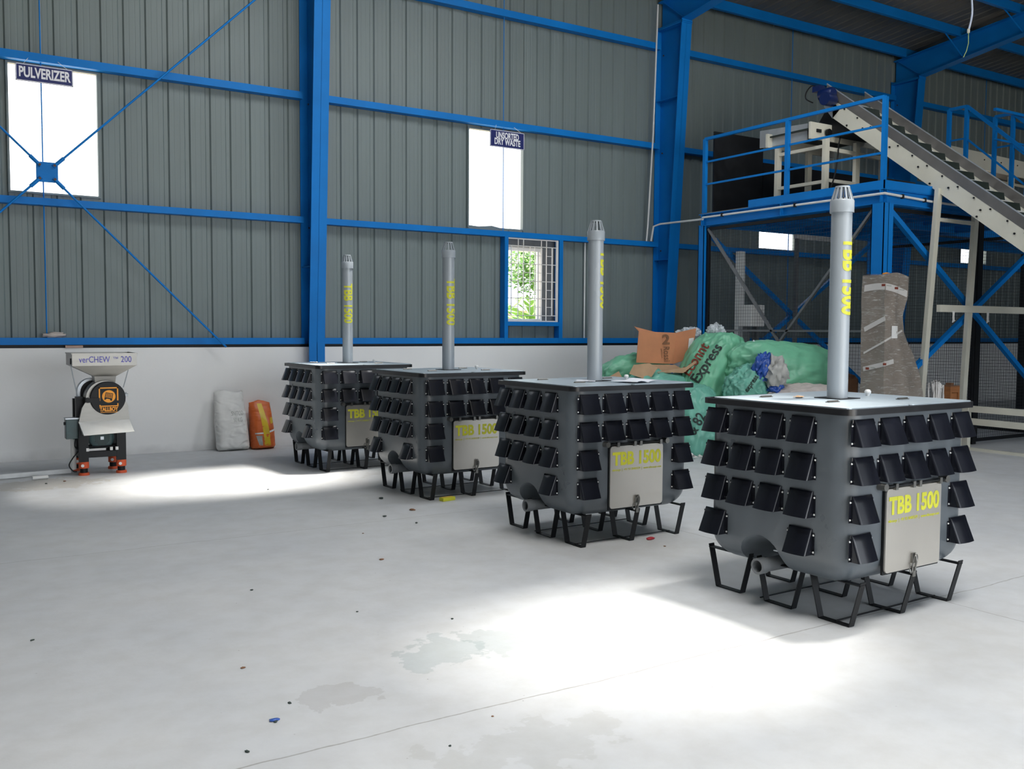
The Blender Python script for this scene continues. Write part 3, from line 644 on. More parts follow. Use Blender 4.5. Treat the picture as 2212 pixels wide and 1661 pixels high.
    mb = MB().tube([(.635 + .02 * math.cos(t), -.012 - .01 * math.sin(t), .335 + .045 * math.sin(t)) for t in [2 * math.pi * k / 14 for k in range(15)]], .0035, 6)
    mb.tube([(.60 + .016 * math.cos(t), -.012, .30 + .03 * math.sin(t)) for t in [2 * math.pi * k / 12 for k in range(13)]], .0028, 6)
    mb.box((.615, -.008, .325), (.655, .004, .385)).box((.622, -.012, .245), (.648, .0, .30)); mb.tube([(.635, -.014, .39), (.64, -.02, .34), (.632, -.014, .28)], .006, 6)
    mb.build('latch', 'steel', dr)
    text_obj('lettering', 'TBB 1500', .14, 'yellow', (.637, .0015, .683), (1, 0, 0), (0, 0, 1), dr, bold=.0055, width=.50, thick=.0012)
    text_obj('small_print', 'vibrasays  |  +91 93 20482579  |  www.vibrasays.com', .026, 'yellow', (.637, .0015, .600), (1, 0, 0), (0, 0, 1), dr, width=.505, thick=.0012)
    # drain
    mb = MB().lathe([(.036, -.03), (.050, -.03), (.050, .03), (.044, .035), (.044, .5)], (0, .612, .262), 'X', 24); mb.lathe([(.036, -.03), (.034, .05)], (0, .612, .262), 'X', 24); mb.lathe([(0, .05), (.036, .05)], (0, .612, .262), 'X', 24)
    mb.build('drain_pipe', 'darkgrey', e, 40)
    MB().box((.10, .52, .345), (.20, .60, .352)).build('drain_bracket', 'galv', e)
    # bent strap feet
    for iu, u in enumerate((.156, .643, 1.130)):
        for cv in (.173, .587, 1.002):
            mb = MB(); w = .046; t = .006
            top, bot, zt = .178, .106, .275
            for s_ in (-1, 1): mb.bar((u, cv + s_ * top, zt), (u, cv + s_ * bot, .004), w, t, (0, 1, 0))
            mb.bar((u, cv - bot, .004), (u, cv + bot, .004), w, t, (0, 0, 1)); mb.bar((u, cv - top, .255), (u, cv + top, .255), w, t, (0, 0, 1))
            mb.build('strap_foot', 'black', e)
    for cv in (.09, .66):
        MB().bar((.15, cv + .08, .010), (1.14, cv + .08, .010), .010, .006).build('floor_runner', 'black', e)
    return e
proto = make_bin()
BPOS = [(4.360, 3.386, .021), (4.214, 5.778, 0.0), (4.144, 8.191, .031), (3.937, 10.469, .017)]
BL = ['dark grey aeration bin nearest the viewer, standing at the right', 'dark grey aeration bin second nearest, with papers lying on its lid', 'dark grey aeration bin third from the viewer, beside the yellow box on the floor', 'dark grey aeration bin farthest back, in front of the left blue column']
def copy_tree(o, parent=None):
    c = o.copy(); COL.objects.link(c); c.parent = parent
    for ch in list(o.children): copy_tree(ch, c)
    return c
bins = [proto] + [copy_tree(proto) for _ in range(3)]
TXT = [5, 30, -22, -46]
pm = text_mesh('TBB 1500', .125, .004); xs_ = [v.co.x for v in pm.vertices]; kx = .49 / (max(xs_) - min(xs_))
for e, (x, y, a), lab, t0 in zip(bins, BPOS, BL, TXT):
    e.location = (x, y, 0); e.rotation_euler = (0, 0, a); e['label'] = lab; e['group'] = 'aeration bins in a row'
    zc = {5: 2.05, 30: 2.127, -22: 1.989, -46: 2.016}[t0]; view = math.atan2(-(y + .56), -(x + .63)) - a
    pipe = [c for c in e.children if c.name.startswith('flue_pipe')][0]
    def wr(tx, ty, zc=zc, view=view, t0=t0):
        ang = view + math.radians(t0) + (ty + .060) / .0655      # letter tops point to the viewer's right
        return Vector((.630 + .0655 * math.cos(ang), .565 + .0655 * math.sin(ang), zc - tx))
    text_obj('pipe_lettering', 'TBB 1500', .158, 'yellow', (0, 0, 0), (1, 0, 0), (0, 1, 0), pipe, bold=.0055, width=.49, wrap=wr, thick=.0012)
# papers and bits on the lids
def sheet_of_paper(name, c, sx, sy, rz, lab, cat, mt='paper', curl=.03, group=None):
    mb = MB(); n = 10; vs = []; 
    for i in range(n + 1):
        for j in range(n + 1):
            u, v = i / n - .5, j / n - .5; vs.append((u * sx, v * sy, .003 + curl * (abs(math.sin(u * 5)) * .5 + max(0, u - .2) * 1.4 * (.5 + v))))
    mb.add(vs, [(i * (n + 1) + j, (i + 1) * (n + 1) + j, (i + 1) * (n + 1) + j + 1, i * (n + 1) + j + 1) for i in range(n) for j in range(n)])
    o = mb.build(name, mt, smooth=60, loc=c); o.rotation_euler = (0, 0, rz); s_ = o.modifiers.new('s', 'SOLIDIFY'); s_.thickness = .001
    return tag(o, lab, cat, group)
sheet_of_paper('paper_sheet', (5.02, 6.02, 1.275), .36, .24, .35, 'white paper sheets curling on the lid of the second nearest bin', 'paper')
sheet_of_paper('paper_sheet', (4.72, 6.30, 1.275), .2, .16, .9, 'small flat paper on the left of the second nearest bin lid', 'paper', curl=.008)
sheet_of_paper('dry_leaf', (4.80, 4.12, 1.275), .09, .05, .4, 'small pale dry leaf on the lid of the nearest bin', 'leaf', 'card2', .012)

# ------------------------------------------------------------------ pulverizer
PX, PYY = 1.573, 11.70
pv = empty('pulverizer', 'stainless pulverizer with big hopper and black round TALLBOY cover, by the white wall', 'machine', (PX, PYY, 0), 0)
for i, (x, y) in enumerate(((0.02, .03), (.425, .03), (.40, .42), (.02, .46))):
    lg = MB().box((x - .05, y - .035, .155), (x + .05, y + .035, .86 if i == 3 else .60)).build('leg', 'black', pv)
    MB().lathe([(0, .155), (.05, .155), (.056, .145), (.056, .085), (.05, .08), (0, .08)], (x, y, 0), 'Z', 16).build('rubber_collar', 'orangerubber', lg, 40)
    MB().lathe([(0, .08), (.042, .08), (.042, .03), (.0, .03)], (x, y, 0), 'Z', 16).build('foot_stem', 'black', lg, 40)
    MB().lathe([(0, .03), (.056, .03), (.060, .012), (.060, 0), (0, 0)], (x, y, 0), 'Z', 16).build('foot_pad', 'orangerubber', lg, 40)
    MB().lathe([(0, -.004), (.018, -.003), (.018, 0)], (x - .02, y - .057, .115), 'Y', 10).build('sticker', 'white', lg)
MB().box((.02, .0, .20), (.43, .05, .27)).box((.02, .42, .20), (.43, .47, .27)).box((-.02, .03, .20), (.03, .46, .27)).box((.40, .03, .20), (.45, .46, .27)).build('base_frame', 'black', pv, bevel=.004)
mb = MB()
for x in (.045, .30, .36): mb.box((x, -.006, .275), (x + .03, .03, .312))
mb.box((.08, .03, .275), (.26, .06, .30)); mb.build('mounting_clamp', 'white', pv)
MB().tube([(.0, .06, .315), (.44, .06, .315)], .012, 8).tube([(.02, .12, .33), (.44, .12, .33)], .012, 8).build('motor_rail', 'black', pv)
# motor, axis toward the viewer
mc = (.225, 0, .415); mo = MB().lathe([(0, -.02), (.105, -.02), (.132, -.008), (.138, .02), (.138, .28), (.11, .30), (0, .30)], (mc[0], .08, mc[2]), 'Y', 32).build('motor', 'motor', pv, 40)
mb = MB()
for k in range(-5, 6):
    hl = math.sqrt(max(0, .085 ** 2 - (k * .0155) ** 2)); mb.box((mc[0] + k * .0155 - .004, .054, mc[2] - hl), (mc[0] + k * .0155 + .004, .058, mc[2] + hl)); mb.box((mc[0] - hl, .054, mc[2] + k * .0155 - .004), (mc[0] + hl, .058, mc[2] + k * .0155 + .004))
mb.build('motor_grille', 'motor', mo); MB().box((mc[0] - .018, .05, mc[2] - .018), (mc[0] + .018, .056, mc[2] + .018)).build('motor_plate', 'galv', mo)
MB().lathe([(0, .0595), (.085, .0595)], (mc[0], 0, mc[2]), 'Y', 24).build('fan_opening', 'black', mo)
# switch box at the left
sb = MB().box((-.155, .06, .42), (-.02, .20, .66)).build('switch_box', 'motor', pv, bevel=.006)
MB().box((-.160, .055, .648), (-.015, .205, .662)).build('switch_box_lid', 'galv', sb); MB().lathe([(0, -.02), (.018, -.02), (.018, .0)], (-.155, .09, .60), 'X', 12).build('switch_knob', 'black', sb)
MB().tube(curvy([(-.05, .12, .42), (-.06, .10, .33), (-.03, .08, .28), (-.09, .06, .2), (-.13, .06, .12), (-.09, .06, .05), (-.05, .06, .04)]), .007, 8).build('motor_cable', 'black', pv, 60)
MB().lathe([(.03, .05), (.03, .40), (0, .40)], (-.065, .2, 0), 'Z', 14).build('white_pipe', 'white', pv, 40)
# belt guard behind (arched, left)
mb = MB(); pr = [(-.05, .55), (.12, .55)] + [(.085 + .15 * math.cos(t), .98 + .19 * math.sin(t)) for t in [math.pi * k / 12 for k in range(13)]][0:13]
arc = [(.0, .50), (.32, .50)] + [(.16 + .16 * math.cos(math.pi * k / 12), .95 + .155 * math.sin(math.pi * k / 12)) for k in range(13)]
mb.prism([(x, .27, z) for x, z in arc], (0, .12, 0)); mb.build('belt_guard', 'galv', pv, 35)
arc2 = [(.03, .52), (.30, .52)] + [(.165 + .135 * math.cos(math.pi * k / 12), .94 + .14 * math.sin(math.pi * k / 12)) for k in range(13)]
MB().prism([(x, .262, z) for x, z in arc2], (0, .01, 0)).build('belt_guard_face', 'black', pv, 35)
# grinding chamber drum and outlet chute
cx, cz = .285, .885
MB().lathe([(0, .0), (.205, .0), (.212, .02), (.212, .20), (.19, .22), (0, .22)], (cx - .025, .02, cz - .005), 'Y', 40).build('grinding_drum', 'steel', pv, 35)
fd = MB().lathe([(0, -.03), (.186, -.03), (.192, -.022), (.192, .01), (0, .01)], (cx, 0, cz), 'Y', 40).build('round_cover', 'black', pv, 35)
y_ = -.034
def ring(x0, z0, x1, z1, t): return [(x0, z0, x0 + t, z1), (x1 - t, z0, x1, z1), (x0, z1 - t, x1, z1)]
mb = MB(); X0, X1 = cx - .10, cx + .11; Z0, Z1 = cz - .03, cz + .125; t = .014
for a in ring(X0, Z0, X1, Z1, t): mb.box((a[0], y_, a[1]), (a[2], y_ + .003, a[3]))
mb.box((X0 + .005, y_, cz - .098), (X1, y_ + .003, cz - .086)).box((X0 + .005, y_, cz - .09), (X0 + .017, y_ + .003, cz - .076)).box((X1 - .012, y_, cz - .09), (X1, y_ + .003, cz - .062))
mb.lathe([(0, y_), (.072, y_), (.072, y_ + .003)], (cx + .007, 0, cz + .02), 'Y', 28); mb.box((X0 + .015, y_, cz - .166), (X1 - .01, y_ + .003, cz - .160))
mb.build('logo_print', 'orange', fd)
mb = MB(); R_ = Matrix.Rotation(math.radians(12), 3, 'Y')
def rp(x, z, y=-.0365): v = R_ @ Vector((x, 0, z)); return (cx + .007 + v.x, y, cz + .02 + v.z)
mb.prism([rp(-.04, .04), rp(.04, .04), rp(.042, -.045), rp(.028, -.045), rp(.018, -.03), rp(-.018, -.03), rp(-.028, -.045), rp(-.042, -.045)], (0, .002, 0)); mb.build('logo_tablet', 'black', fd)
mb = MB()
for i in range(3):
    for j in range(4): xx, zz = -.027 + j * .018, .026 - i * .018; mb.prism([rp(xx - .006, zz - .006, -.0385), rp(xx + .006, zz - .006, -.0385), rp(xx + .006, zz + .006, -.0385), rp(xx - .006, zz + .006, -.0385)], (0, .002, 0))
mb.build('logo_grid', 'orange', fd)
text_obj('lettering', 'TALLBOY', .062, 'orange', (cx + .005, y_, cz - .13), (1, 0, 0), (0, 0, 1), fd, bold=.0028, width=.20)
mb = MB().box((cx - .235, -.04, cz - .045), (cx - .09, .0, cz + .005)); mb.lathe([(0, -.01), (.03, -.01), (.03, .05)], (cx - .215, -.02, cz - .02), 'Y', 12); mb.build('cover_hinge', 'black', pv, 40)
mb = MB().lathe([(0, -.02), (.014, -.02), (.014, .02)], (cx + .20, -.01, cz + .03), 'X', 10).tube([(cx + .18, -.01, cz + .03), (cx + .20, -.01, cz + .06)], .007, 6); mb.build('cover_clamp', 'galv', pv)
# chute body: trapezoid, then flared lip with its light painted into the colour
A_ = [(-.03, .60), (.52, .61), (.505, .78), (.46, .90), (.08, .90), (.01, .78)]
MB().prism([(x, .0, z) for x, z in A_], (0, .22, 0)).build('chute_body', 'steel', pv)
mb = MB().add([(-.03, -.0, .618), (.518, -.0, .622), (.545, -.14, .495), (.005, -.14, .475), (-.03, .006, .618), (.518, .006, .622), (.545, -.134, .49), (.005, -.134, .47)], [(0, 1, 2, 3), (7, 6, 5, 4), (0, 3, 7, 4), (1, 5, 6, 2), (3, 2, 6, 7), (0, 4, 5, 1)])
mb.add([(-.03, 0, .618), (.005, -.14, .475), (.0, .2, .475), (-.03, .2, .618)], [(0, 1, 2, 3)]); mb.build('outlet_lip', 'steel_lit', pv)
MB().box((-.04, .10, .60), (.03, .20, .90)).build('side_post', 'black', pv)
# hopper
def hopper():
    mb = MB(); f0 = (-.09, .60); y0, y1 = -.05, .47; zt, zm, zb, zn = 1.400, 1.262, 1.135, 1.05
    def ringat(x0, x1, ya, yb, z): return [(x0, ya, z), (x1, ya, z), (x1, yb, z), (x0, yb, z)]
    r = [ringat(f0[0], f0[1], y0, y1, zt), ringat(f0[0], f0[1], y0, y1, zm), ringat(.15, .385, .03, .24, zb), ringat(.16, .375, .04, .22, zn)]
    loft(mb, r, False, False); ob = mb.build('hopper', 'steel', pv); s_ = ob.modifiers.new('s', 'SOLIDIFY'); s_.thickness = .004; s_.offset = -1
    m2 = MB()
    for a, b in (((f0[0], y0, zt), (f0[1], y0, zt)), ((f0[1], y0, zt), (f0[1], y1, zt)), ((f0[1], y1, zt), (f0[0], y1, zt)), ((f0[0], y1, zt), (f0[0], y0, zt))): m2.bar(a, b, .016, .012)
    m2.build('hopper_rim', 'steel', ob); return ob
hp = hopper()
text_obj('lettering', 'verCHEW', .10, 'purple', (.145, -.0515, 1.33), (1, 0, 0), (0, 0, 1), hp, bold=.0006, width=.33)
text_obj('lettering', '\u2122', .06, 'purple', (.37, -.0515, 1.337), (1, 0, 0), (0, 0, 1), hp, width=.05)
text_obj('lettering', '200', .10, 'purple', (.485, -.0515, 1.33), (1, 0, 0), (0, 0, 1), hp, width=.115, bold=.0006)
MB().tube([(-.095, .05, 1.33), (-.09, .05, 1.25), (-.02, .12, .90)], .006, 8).tube([(.53, .02, 1.25), (.47, .06, 1.0)], .006, 8).build('hopper_stay', 'galv', pv)
MB().box((-.10, .03, 1.28), (-.088, .07, 1.345)).build('stay_bracket', 'black', pv)
# ------------------------------------------------------------------ sacks by the wall
def sack(name, label, x0, x1, y, h, mt, seed, taper=.86, lean=.0, depth=.13):
    mb = MB(); n = 28; m = 30; vs = []; w = (x1 - x0) / 2; xc = (x0 + x1) / 2
    for j in range(m + 1):
        t = j / m; z = h * t; prof = (min(1, (t / .06) ** .5) if t < .06 else 1); fl = 1 - t ** 3 * .88
        ww = w * (1 - (1 - taper) * t) * (.9 + .1 * prof); dd = depth * fl * prof * (1 + .25 * math.sin(t * 3.1)) + .012
        for k in range(n):
            a = 2 * math.pi * k / n; ca, sa = math.cos(a), math.sin(a)
            px = math.copysign(abs(ca) ** .7, ca) * ww; py = math.copysign(abs(sa) ** .8, sa) * dd
            nn = noise.noise(Vector((px * 7, py * 7, z * 6)) + Vector((seed, 0, 0))) * .03 + noise.noise(Vector((px * 16, py * 9, z * 26)) + Vector((0, seed, 0))) * .016 * (1 - t * .5)
            vs.append((px * (1 + nn) + lean * t, py + nn * 1.1 + .09 * t ** 1.5, z + nn * .25 * (t > .02) + (.02 * math.sin(px * 18 + seed) if t == 1 else 0)))
    fs = [(j * n + k, j * n + (k + 1) % n, (j + 1) * n + (k + 1) % n, (j + 1) * n + k) for j in range(m) for k in range(n)] + [tuple(range(n))[::-1], tuple(m * n + k for k in range(n))]
    mb.add(vs, fs); return tag(mb.build(name, mt, smooth=50, loc=(xc, y, 0)), label, 'sack')
s1 = sack('woven_sack', 'white woven sack standing against the white wall', 3.47, 3.93, 13.12, .82, 'whitesack', 3, .86, -.035)
s2 = sack('printed_sack', 'orange sack with yellow centre band, against the white wall', 3.94, 4.29, 13.10, .665, 'orangesack', 8, .84, -.02, .14)
for dz, tx, w_ in ((.52, 'SNITCO', .17), (.43, '50 KG', .12)):
    text_obj('faint_print', tx, .085, 'inkgrey', (0, 0, 0), (1, 0, 0), (0, 0, 1), None, width=w_, wrap=cast_wrap(s1, (3.74, 12.9, dz), (1, 0, 0), (0, 0, 1), (0, 1, 0)))
    o = bpy.data.objects['faint_print'] if dz == .52 else bpy.data.objects['faint_print.001']; o.parent = s1; o.matrix_parent_inverse = Matrix.Translation(-s1.location)
def on(target, name, poly, mt, o0=(0, 0, 0)):
    """a printed patch projected onto a target from the front (grid in x,z)"""
    w = cast_wrap(target, (0, 12.5, 0), (1, 0, 0), (0, 0, 1), (0, 1, 0), .003); mb = MB(); n = 16
    (a, b, c, d) = [Vector(p) for p in poly]; vs = []
    for i in range(n + 1):
        for j in range(n + 1):
            u, v = i / n, j / n; q = (a * (1 - u) + b * u) * (1 - v) + (d * (1 - u) + c * u) * v; vs.append(w(q.x, q.y))
    mb.add(vs, [(i * (n + 1) + j, (i + 1) * (n + 1) + j, (i + 1) * (n + 1) + j + 1, i * (n + 1) + j + 1) for i in range(n) for j in range(n)])
    ob = mb.build(name, mt, target, 60, fix=False); ob.matrix_parent_inverse = Matrix.Translation(-target.location); return ob
on(s2, 'yellow_band', ((4.10, .02), (4.19, .02), (4.115, .64), (4.045, .64)), 'yellowband')
on(s2, 'white_band', ((3.97, .22), (4.085, .225), (4.085, .245), (3.97, .24)), 'white')
on(s2, 'white_band', ((4.165, .24), (4.27, .265), (4.27, .29), (4.165, .265)), 'white')
on(s2, 'print_block', ((4.19, .36), (4.25, .37), (4.25, .45), (4.19, .44)), 'yellowband')
on(s2, 'grey_panel', ((4.02, .07), (4.07, .06), (4.06, .20), (3.98, .20)), 'inkgrey')
# ------------------------------------------------------------------ floor bits near the wall
mb = MB().bar((0, 0, .035), (-1.9, -.28, .035), .03, .05)
mb.lathe([(0, -.0165), (.008, -.0165)], (-.05, -.006, .035), 'Y', 8).lathe([(0, -.0165), (.008, -.0165)], (-.16, -.02, .035), 'Y', 8)
tag(mb.build('steel_bar', 'gal_bar', loc=(1.48, 11.93, 0)), 'long grey steel angle bar lying on the floor left of the pulverizer', 'bar')
o = MB().lathe([(0, 0), (.02, 0), (.022, .02), (.02, .16), (0, .165)], (0, 0, 0), 'X', 12).build('chalk_stick', 'white', smooth=50, loc=(1.05, 11.62, .022)); o.rotation_euler = (0, 0, .1); tag(o, 'short white tube on the floor below the grey bar', 'tube')
tag(MB().box((0, 0, 0), (.21, .09, .032)).build('brick_piece', 'pinkchip', loc=(1.62, WY - .015, 1.434), bevel=.004), 'thin pinkish brick piece on top of the low wall above the pulverizer', 'brick')
rg = blob('plastic_scrap', (1.50, WY + .05, 1.60), (.13, .05, .035), 'dirtysack', 4, .5, 3, sub=3); tag(rg, 'crumpled pinkish plastic scrap on the lowest girt at the left', 'scrap')
e = empty('yellow_box', 'small yellow box lying on the floor in front of the third bin', 'box', (4.36, 8.14, 0), .15)
MB().box((0, 0, 0), (.15, .07, .035)).build('box_body', 'yellow', e, bevel=.003); MB().box((.012, .008, .035), (.138, .062, .036)).build('box_print', 'yellowband', e)
deb = [(2.86, 6.30, .03), (3.67, 7.35, .03), (1.8, 5.99, .02), (1.34, 4.62, .022), (1.27, 3.90, .02), (1.08, 3.68, .02), (2.10, 3.46, .012), (2.62, 4.78, .018), (1.15, 11.27, .03), (1.34, 11.34, .03), (.49, 5.63, .02), (1.39, 4.07, .02), (3.9, 7.9, .05), (3.55, 7.75, .04), (3.9, 8.6, .05), (3.1, 7.2, .015), (2.2, 5.2, .015), (1.8, 3.3, .014), (4.95, 5.55, .02), (3.1, 9.7, .02)]
for i, (x, y, r) in enumerate(deb):
    r *= .55; o = blob('floor_debris', (x, y, r * .28), (r, r * .7, r * .3), 'ink' if i % 3 else 'card3', i, .6, 3, (0, 0, i), 2, flat=0.0); tag(o, 'small dark fleck of debris lying on the bare concrete floor', 'debris', 'dark flecks on the concrete floor')
tag(blob('red_scrap', (5.02, 5.80, .01), (.04, .02, .012), 'redbit', 3, .5, 3, sub=2, flat=0), 'tiny red scrap on the floor right of the second nearest bin', 'scrap')
tag(blob('blue_fleck', (1.27, 3.92, .004), (.022, .014, .005), 'bluecloth', 5, .5, 3, sub=2, flat=0), 'small pale blue fleck on the floor at the lower left', 'scrap')

# ------------------------------------------------------------------ platform
FX0, FX1, FY0, FY1 = 11.2, 15.6, 8.25, 11.70
pf = empty('equipment_platform', 'blue steel equipment platform on posts behind the bins, with mesh cage under it', 'platform', (FX0, FY0, 0))
def R_(mb): mb.v = [(v[0] - FX0, v[1] - FY0, v[2]) for v in mb.v]; return mb
for (x, y, w_) in ((FX0, FY0, .20), (FX0, FY1, .13), (FX1, FY0, .16), (FX1, FY1, .13)):
    mb = MB().box((x - w_ / 2, y - w_ / 2, 0), (x + w_ / 2, y - w_ / 2 + .012, 3.45)).box((x - w_ / 2, y + w_ / 2 - .012, 0), (x + w_ / 2, y + w_ / 2, 3.45)).box((x - .006, y - w_ / 2, 0), (x + .006, y + w_ / 2, 3.45))
    mb.box((x - w_ / 2, y - w_ / 2, 0), (x - w_ / 2 + .01, y + w_ / 2, 3.45)); R_(mb).build('post', 'blue', pf)
for a, b in (((FX0, FY0), (FX0, FY1)), ((FX0, FY0), (FX1, FY0)), ((FX0, FY1), (FX1, FY1)), ((FX1, FY0), (FX1, FY1)), ((FX0, 10), (FX1, 10))):
    z = 3.54; mb = MB(); d = Vector((b[0] - a[0], b[1] - a[1], 0)).normalized(); ex = d * .07
    A = Vector((a[0], a[1], 0)) - ex; B_ = Vector((b[0], b[1], 0)) + ex
    mb.bar(A + Vector((0, 0, 3.64)), B_ + Vector((0, 0, 3.64)), .12, .012); mb.bar(A + Vector((0, 0, 3.455)), B_ + Vector((0, 0, 3.455)), .12, .012); mb.bar(A + Vector((0, 0, z)), B_ + Vector((0, 0, z)), .012, .19)
    R_(mb).build('edge_beam', 'blue', pf)
R_(MB().box((FX1, 10.2, 3.645), (21.0, FY1 + .05, 3.66))).build('deck_plate', 'darkgrey', pf)
R_(MB().box((FX1, FY1 - .06, 3.45), (21.0, FY1 + .06, 3.64)).box((FX1, 10.2, 3.45), (21.0, 10.32, 3.64))).build('edge_beam', 'blue', pf)
R_(MB().box((20.85, 10.2, 0), (21.0, 10.35, 3.45))).build('post', 'black', pf); R_(MB().box((20.85, FY1 - .1, 0), (21.0, FY1 + .05, 3.45))).build('post', 'black', pf)
mb = MB()
for k in range(1, 9): mb.bar((FX0 + k * .5, FY0, 3.58), (FX0 + k * .5, FY1, 3.58), .05, .08)
R_(mb).build('joist_set', 'blue', pf)
R_(MB().box((FX0 - .05, FY0 - .05, 3.645), (FX1 + .05, FY1 + .05, 3.66))).build('deck_plate', 'darkgrey', pf)
R_(MB().box((FX0 - .07, FY0 - .07, 3.645), (FX0 - .055, 10.65, 3.76)).box((FX0 - .07, FY0 - .07, 3.645), (FX0 + 1.2, FY0 - .055, 3.76))).build('toe_plate', 'blue', pf)
def rail(pts, posts, nm, mids=(4.14, 4.51), top=4.89, r=.030):
    for x, y in posts: R_(MB().box((x - r, y - r, 3.66), (x + r, y + r, top))).build('rail_post', 'blue', pf)
    mb = MB()
    for a, b in zip(pts[:-1], pts[1:]): mb.bar((a[0], a[1], top), (b[0], b[1], top), .05, .045)
    R_(mb).build('hand_rail', 'blue', pf)
    for z in mids:
        mb = MB()
        for a, b in zip(pts[:-1], pts[1:]): mb.bar((a[0], a[1], z), (b[0], b[1], z), .022, .03)
        R_(mb).build('mid_rail', 'blue', pf)
rail([(FX0, FY1), (FX0, FY0)], [(FX0, FY1), (FX0, 9.94), (FX0, FY0)], 'left')
# flat diagonal braces in front plane and back plane
for (a, b) in (((FX0 + .1, FY0, 3.40), (FX1, FY0, .55)), ((FX1, FY0, 3.40), (FX0 + .1, FY0, .75))): R_(MB().bar(a, b, .07, .07, (0, 1, 0))).build('front_brace', 'blue', pf)
for (a, b) in (((FX0, FY1, 3.40), (FX1, FY1, .6)), ((FX1, FY1, 3.40), (FX0, FY1, .6))): R_(MB().bar(a, b, .07, .06, (0, 1, 0))).build('back_brace', 'blue', pf)
# mesh cage panels
def mesh_panel(a, b, z0, z1, name, lab, pitch=.05, diag=True):
    e = empty(name, lab, 'mesh panel', (a[0], a[1], 0)); d = Vector((b[0] - a[0], b[1] - a[1], 0)); L = d.length; d.normalize(); e.rotation_euler = (0, 0, math.atan2(d.y, d.x))
    mb = MB(); w = .0032; n = int(L / pitch)
    for k in range(1, n): x = k * L / n; mb.add([(x - w / 2, 0, z0), (x + w / 2, 0, z0), (x + w / 2, 0, z1), (x - w / 2, 0, z1), (x, w, z0), (x, w, z1)], [(0, 1, 2, 3), (1, 4, 5, 2), (4, 0, 3, 5)])
    m = int((z1 - z0) / pitch)
    for k in range(1, m): z = z0 + k * (z1 - z0) / m; mb.add([(0, 0, z - w / 2), (0, 0, z + w / 2), (L, 0, z + w / 2), (L, 0, z - w / 2), (0, w, z), (L, w, z)], [(0, 1, 2, 3), (1, 4, 5, 2), (4, 0, 3, 5)])
    mb.build('wire_mesh', 'mesh', e, fix=False)
    mb = MB()
    for p, q in (((0, 0, z0), (L, 0, z0)), ((0, 0, z1), (L, 0, z1)), ((0, 0, z0), (0, 0, z1)), ((L, 0, z0), (L, 0, z1))): mb.bar(p, q, .05, .04, (0, 1, 0))
    mb.build('panel_frame', 'black', e)
    if diag:
        mz = diag; mb = MB().bar((0, -.01, z1), (L * .49, -.01, mz), .035, .05, (0, 1, 0)).bar((L, -.01, z1), (L * .49, -.01, mz), .035, .05, (0, 1, 0)).bar((0, -.01, mz + .18), (L, -.01, mz + .18), .03, .05, (0, 1, 0)).bar((L * .49, -.01, mz), (0, -.01, z0), .035, .05, (0, 1, 0)).bar((L * .49, -.01, mz), (L, -.01, z0), .035, .05, (0, 1, 0))
        mb.build('panel_brace', 'darkgrey', e)
    return e
mesh_panel((FX0 + .02, FY1 - .10), (FX0 + .02, FY0 + .14), .06, 3.40, 'mesh_panel', 'dark wire mesh side panel of the cage behind the rubbish bags', diag=1.53)
mesh_panel((FX0 + .25, FY0 + .06), (13.52, FY0 + .06), .06, 3.40, 'mesh_panel', 'dark wire mesh front panel of the cage behind the film-wrapped carton', diag=None)
mesh_panel((13.66, FY0 + .06), (FX1 - .1, FY0 + .06), .06, 3.40, 'mesh_panel', 'dark wire mesh front panel of the cage right of the cream conveyor frame', diag=None)
tag(MB().box((-.05, -.05, 0), (.05, .05, 3.44)).build('cage_post', 'black', loc=(13.59, FY0 + .08, 0)), 'black steel post between the two front mesh panels of the cage', 'post')
mesh_panel((FX1, FY1 - .10), (FX1, 7.0), .06, 3.30, 'mesh_panel', 'dark wire mesh panel on the far right side of the cage', diag=None)
mb = MB()
for a, b in (((0, 0, 2.2), (1.5, 0, .2)), ((2.6, 0, 1.6), (1.0, 0, .15)), ((1.4, 0, 1.3), (2.6, 0, .1))): mb.bar(a, b, .04, .04, (0, 1, 0))
# things inside the cage
e = empty('white_cabinet', 'white box-shaped cabinet standing inside the mesh cage', 'cabinet', (11.72, 11.1, 0))
MB().box((0, 0, 1.78), (.32, .3, 2.14)).build('cabinet_body', 'white', e, bevel=.01); MB().box((.04, -.003, 1.82), (.28, .002, 2.10)).build('cabinet_door', 'white', e); MB().box((.02, .1, 0), (.08, .2, 1.78)).box((.24, .1, 0), (.30, .2, 1.78)).build('cabinet_stand', 'darkgrey', e)
e = empty('support_frame', 'grey upright pipe frame inside the mesh cage', 'frame', (12.35, 11.45, 0))
MB().box((-.55, 0, 0), (-.43, .10, 3.05)).build('upright', 'conduit', e); MB().box((.85, .02, 3.34), (2.4, .08, 3.42)).build('crossbar', 'conduit', e); MB().box((.85, .0, 0), (.90, .06, 3.34)).build('upright', 'darkgrey', e)
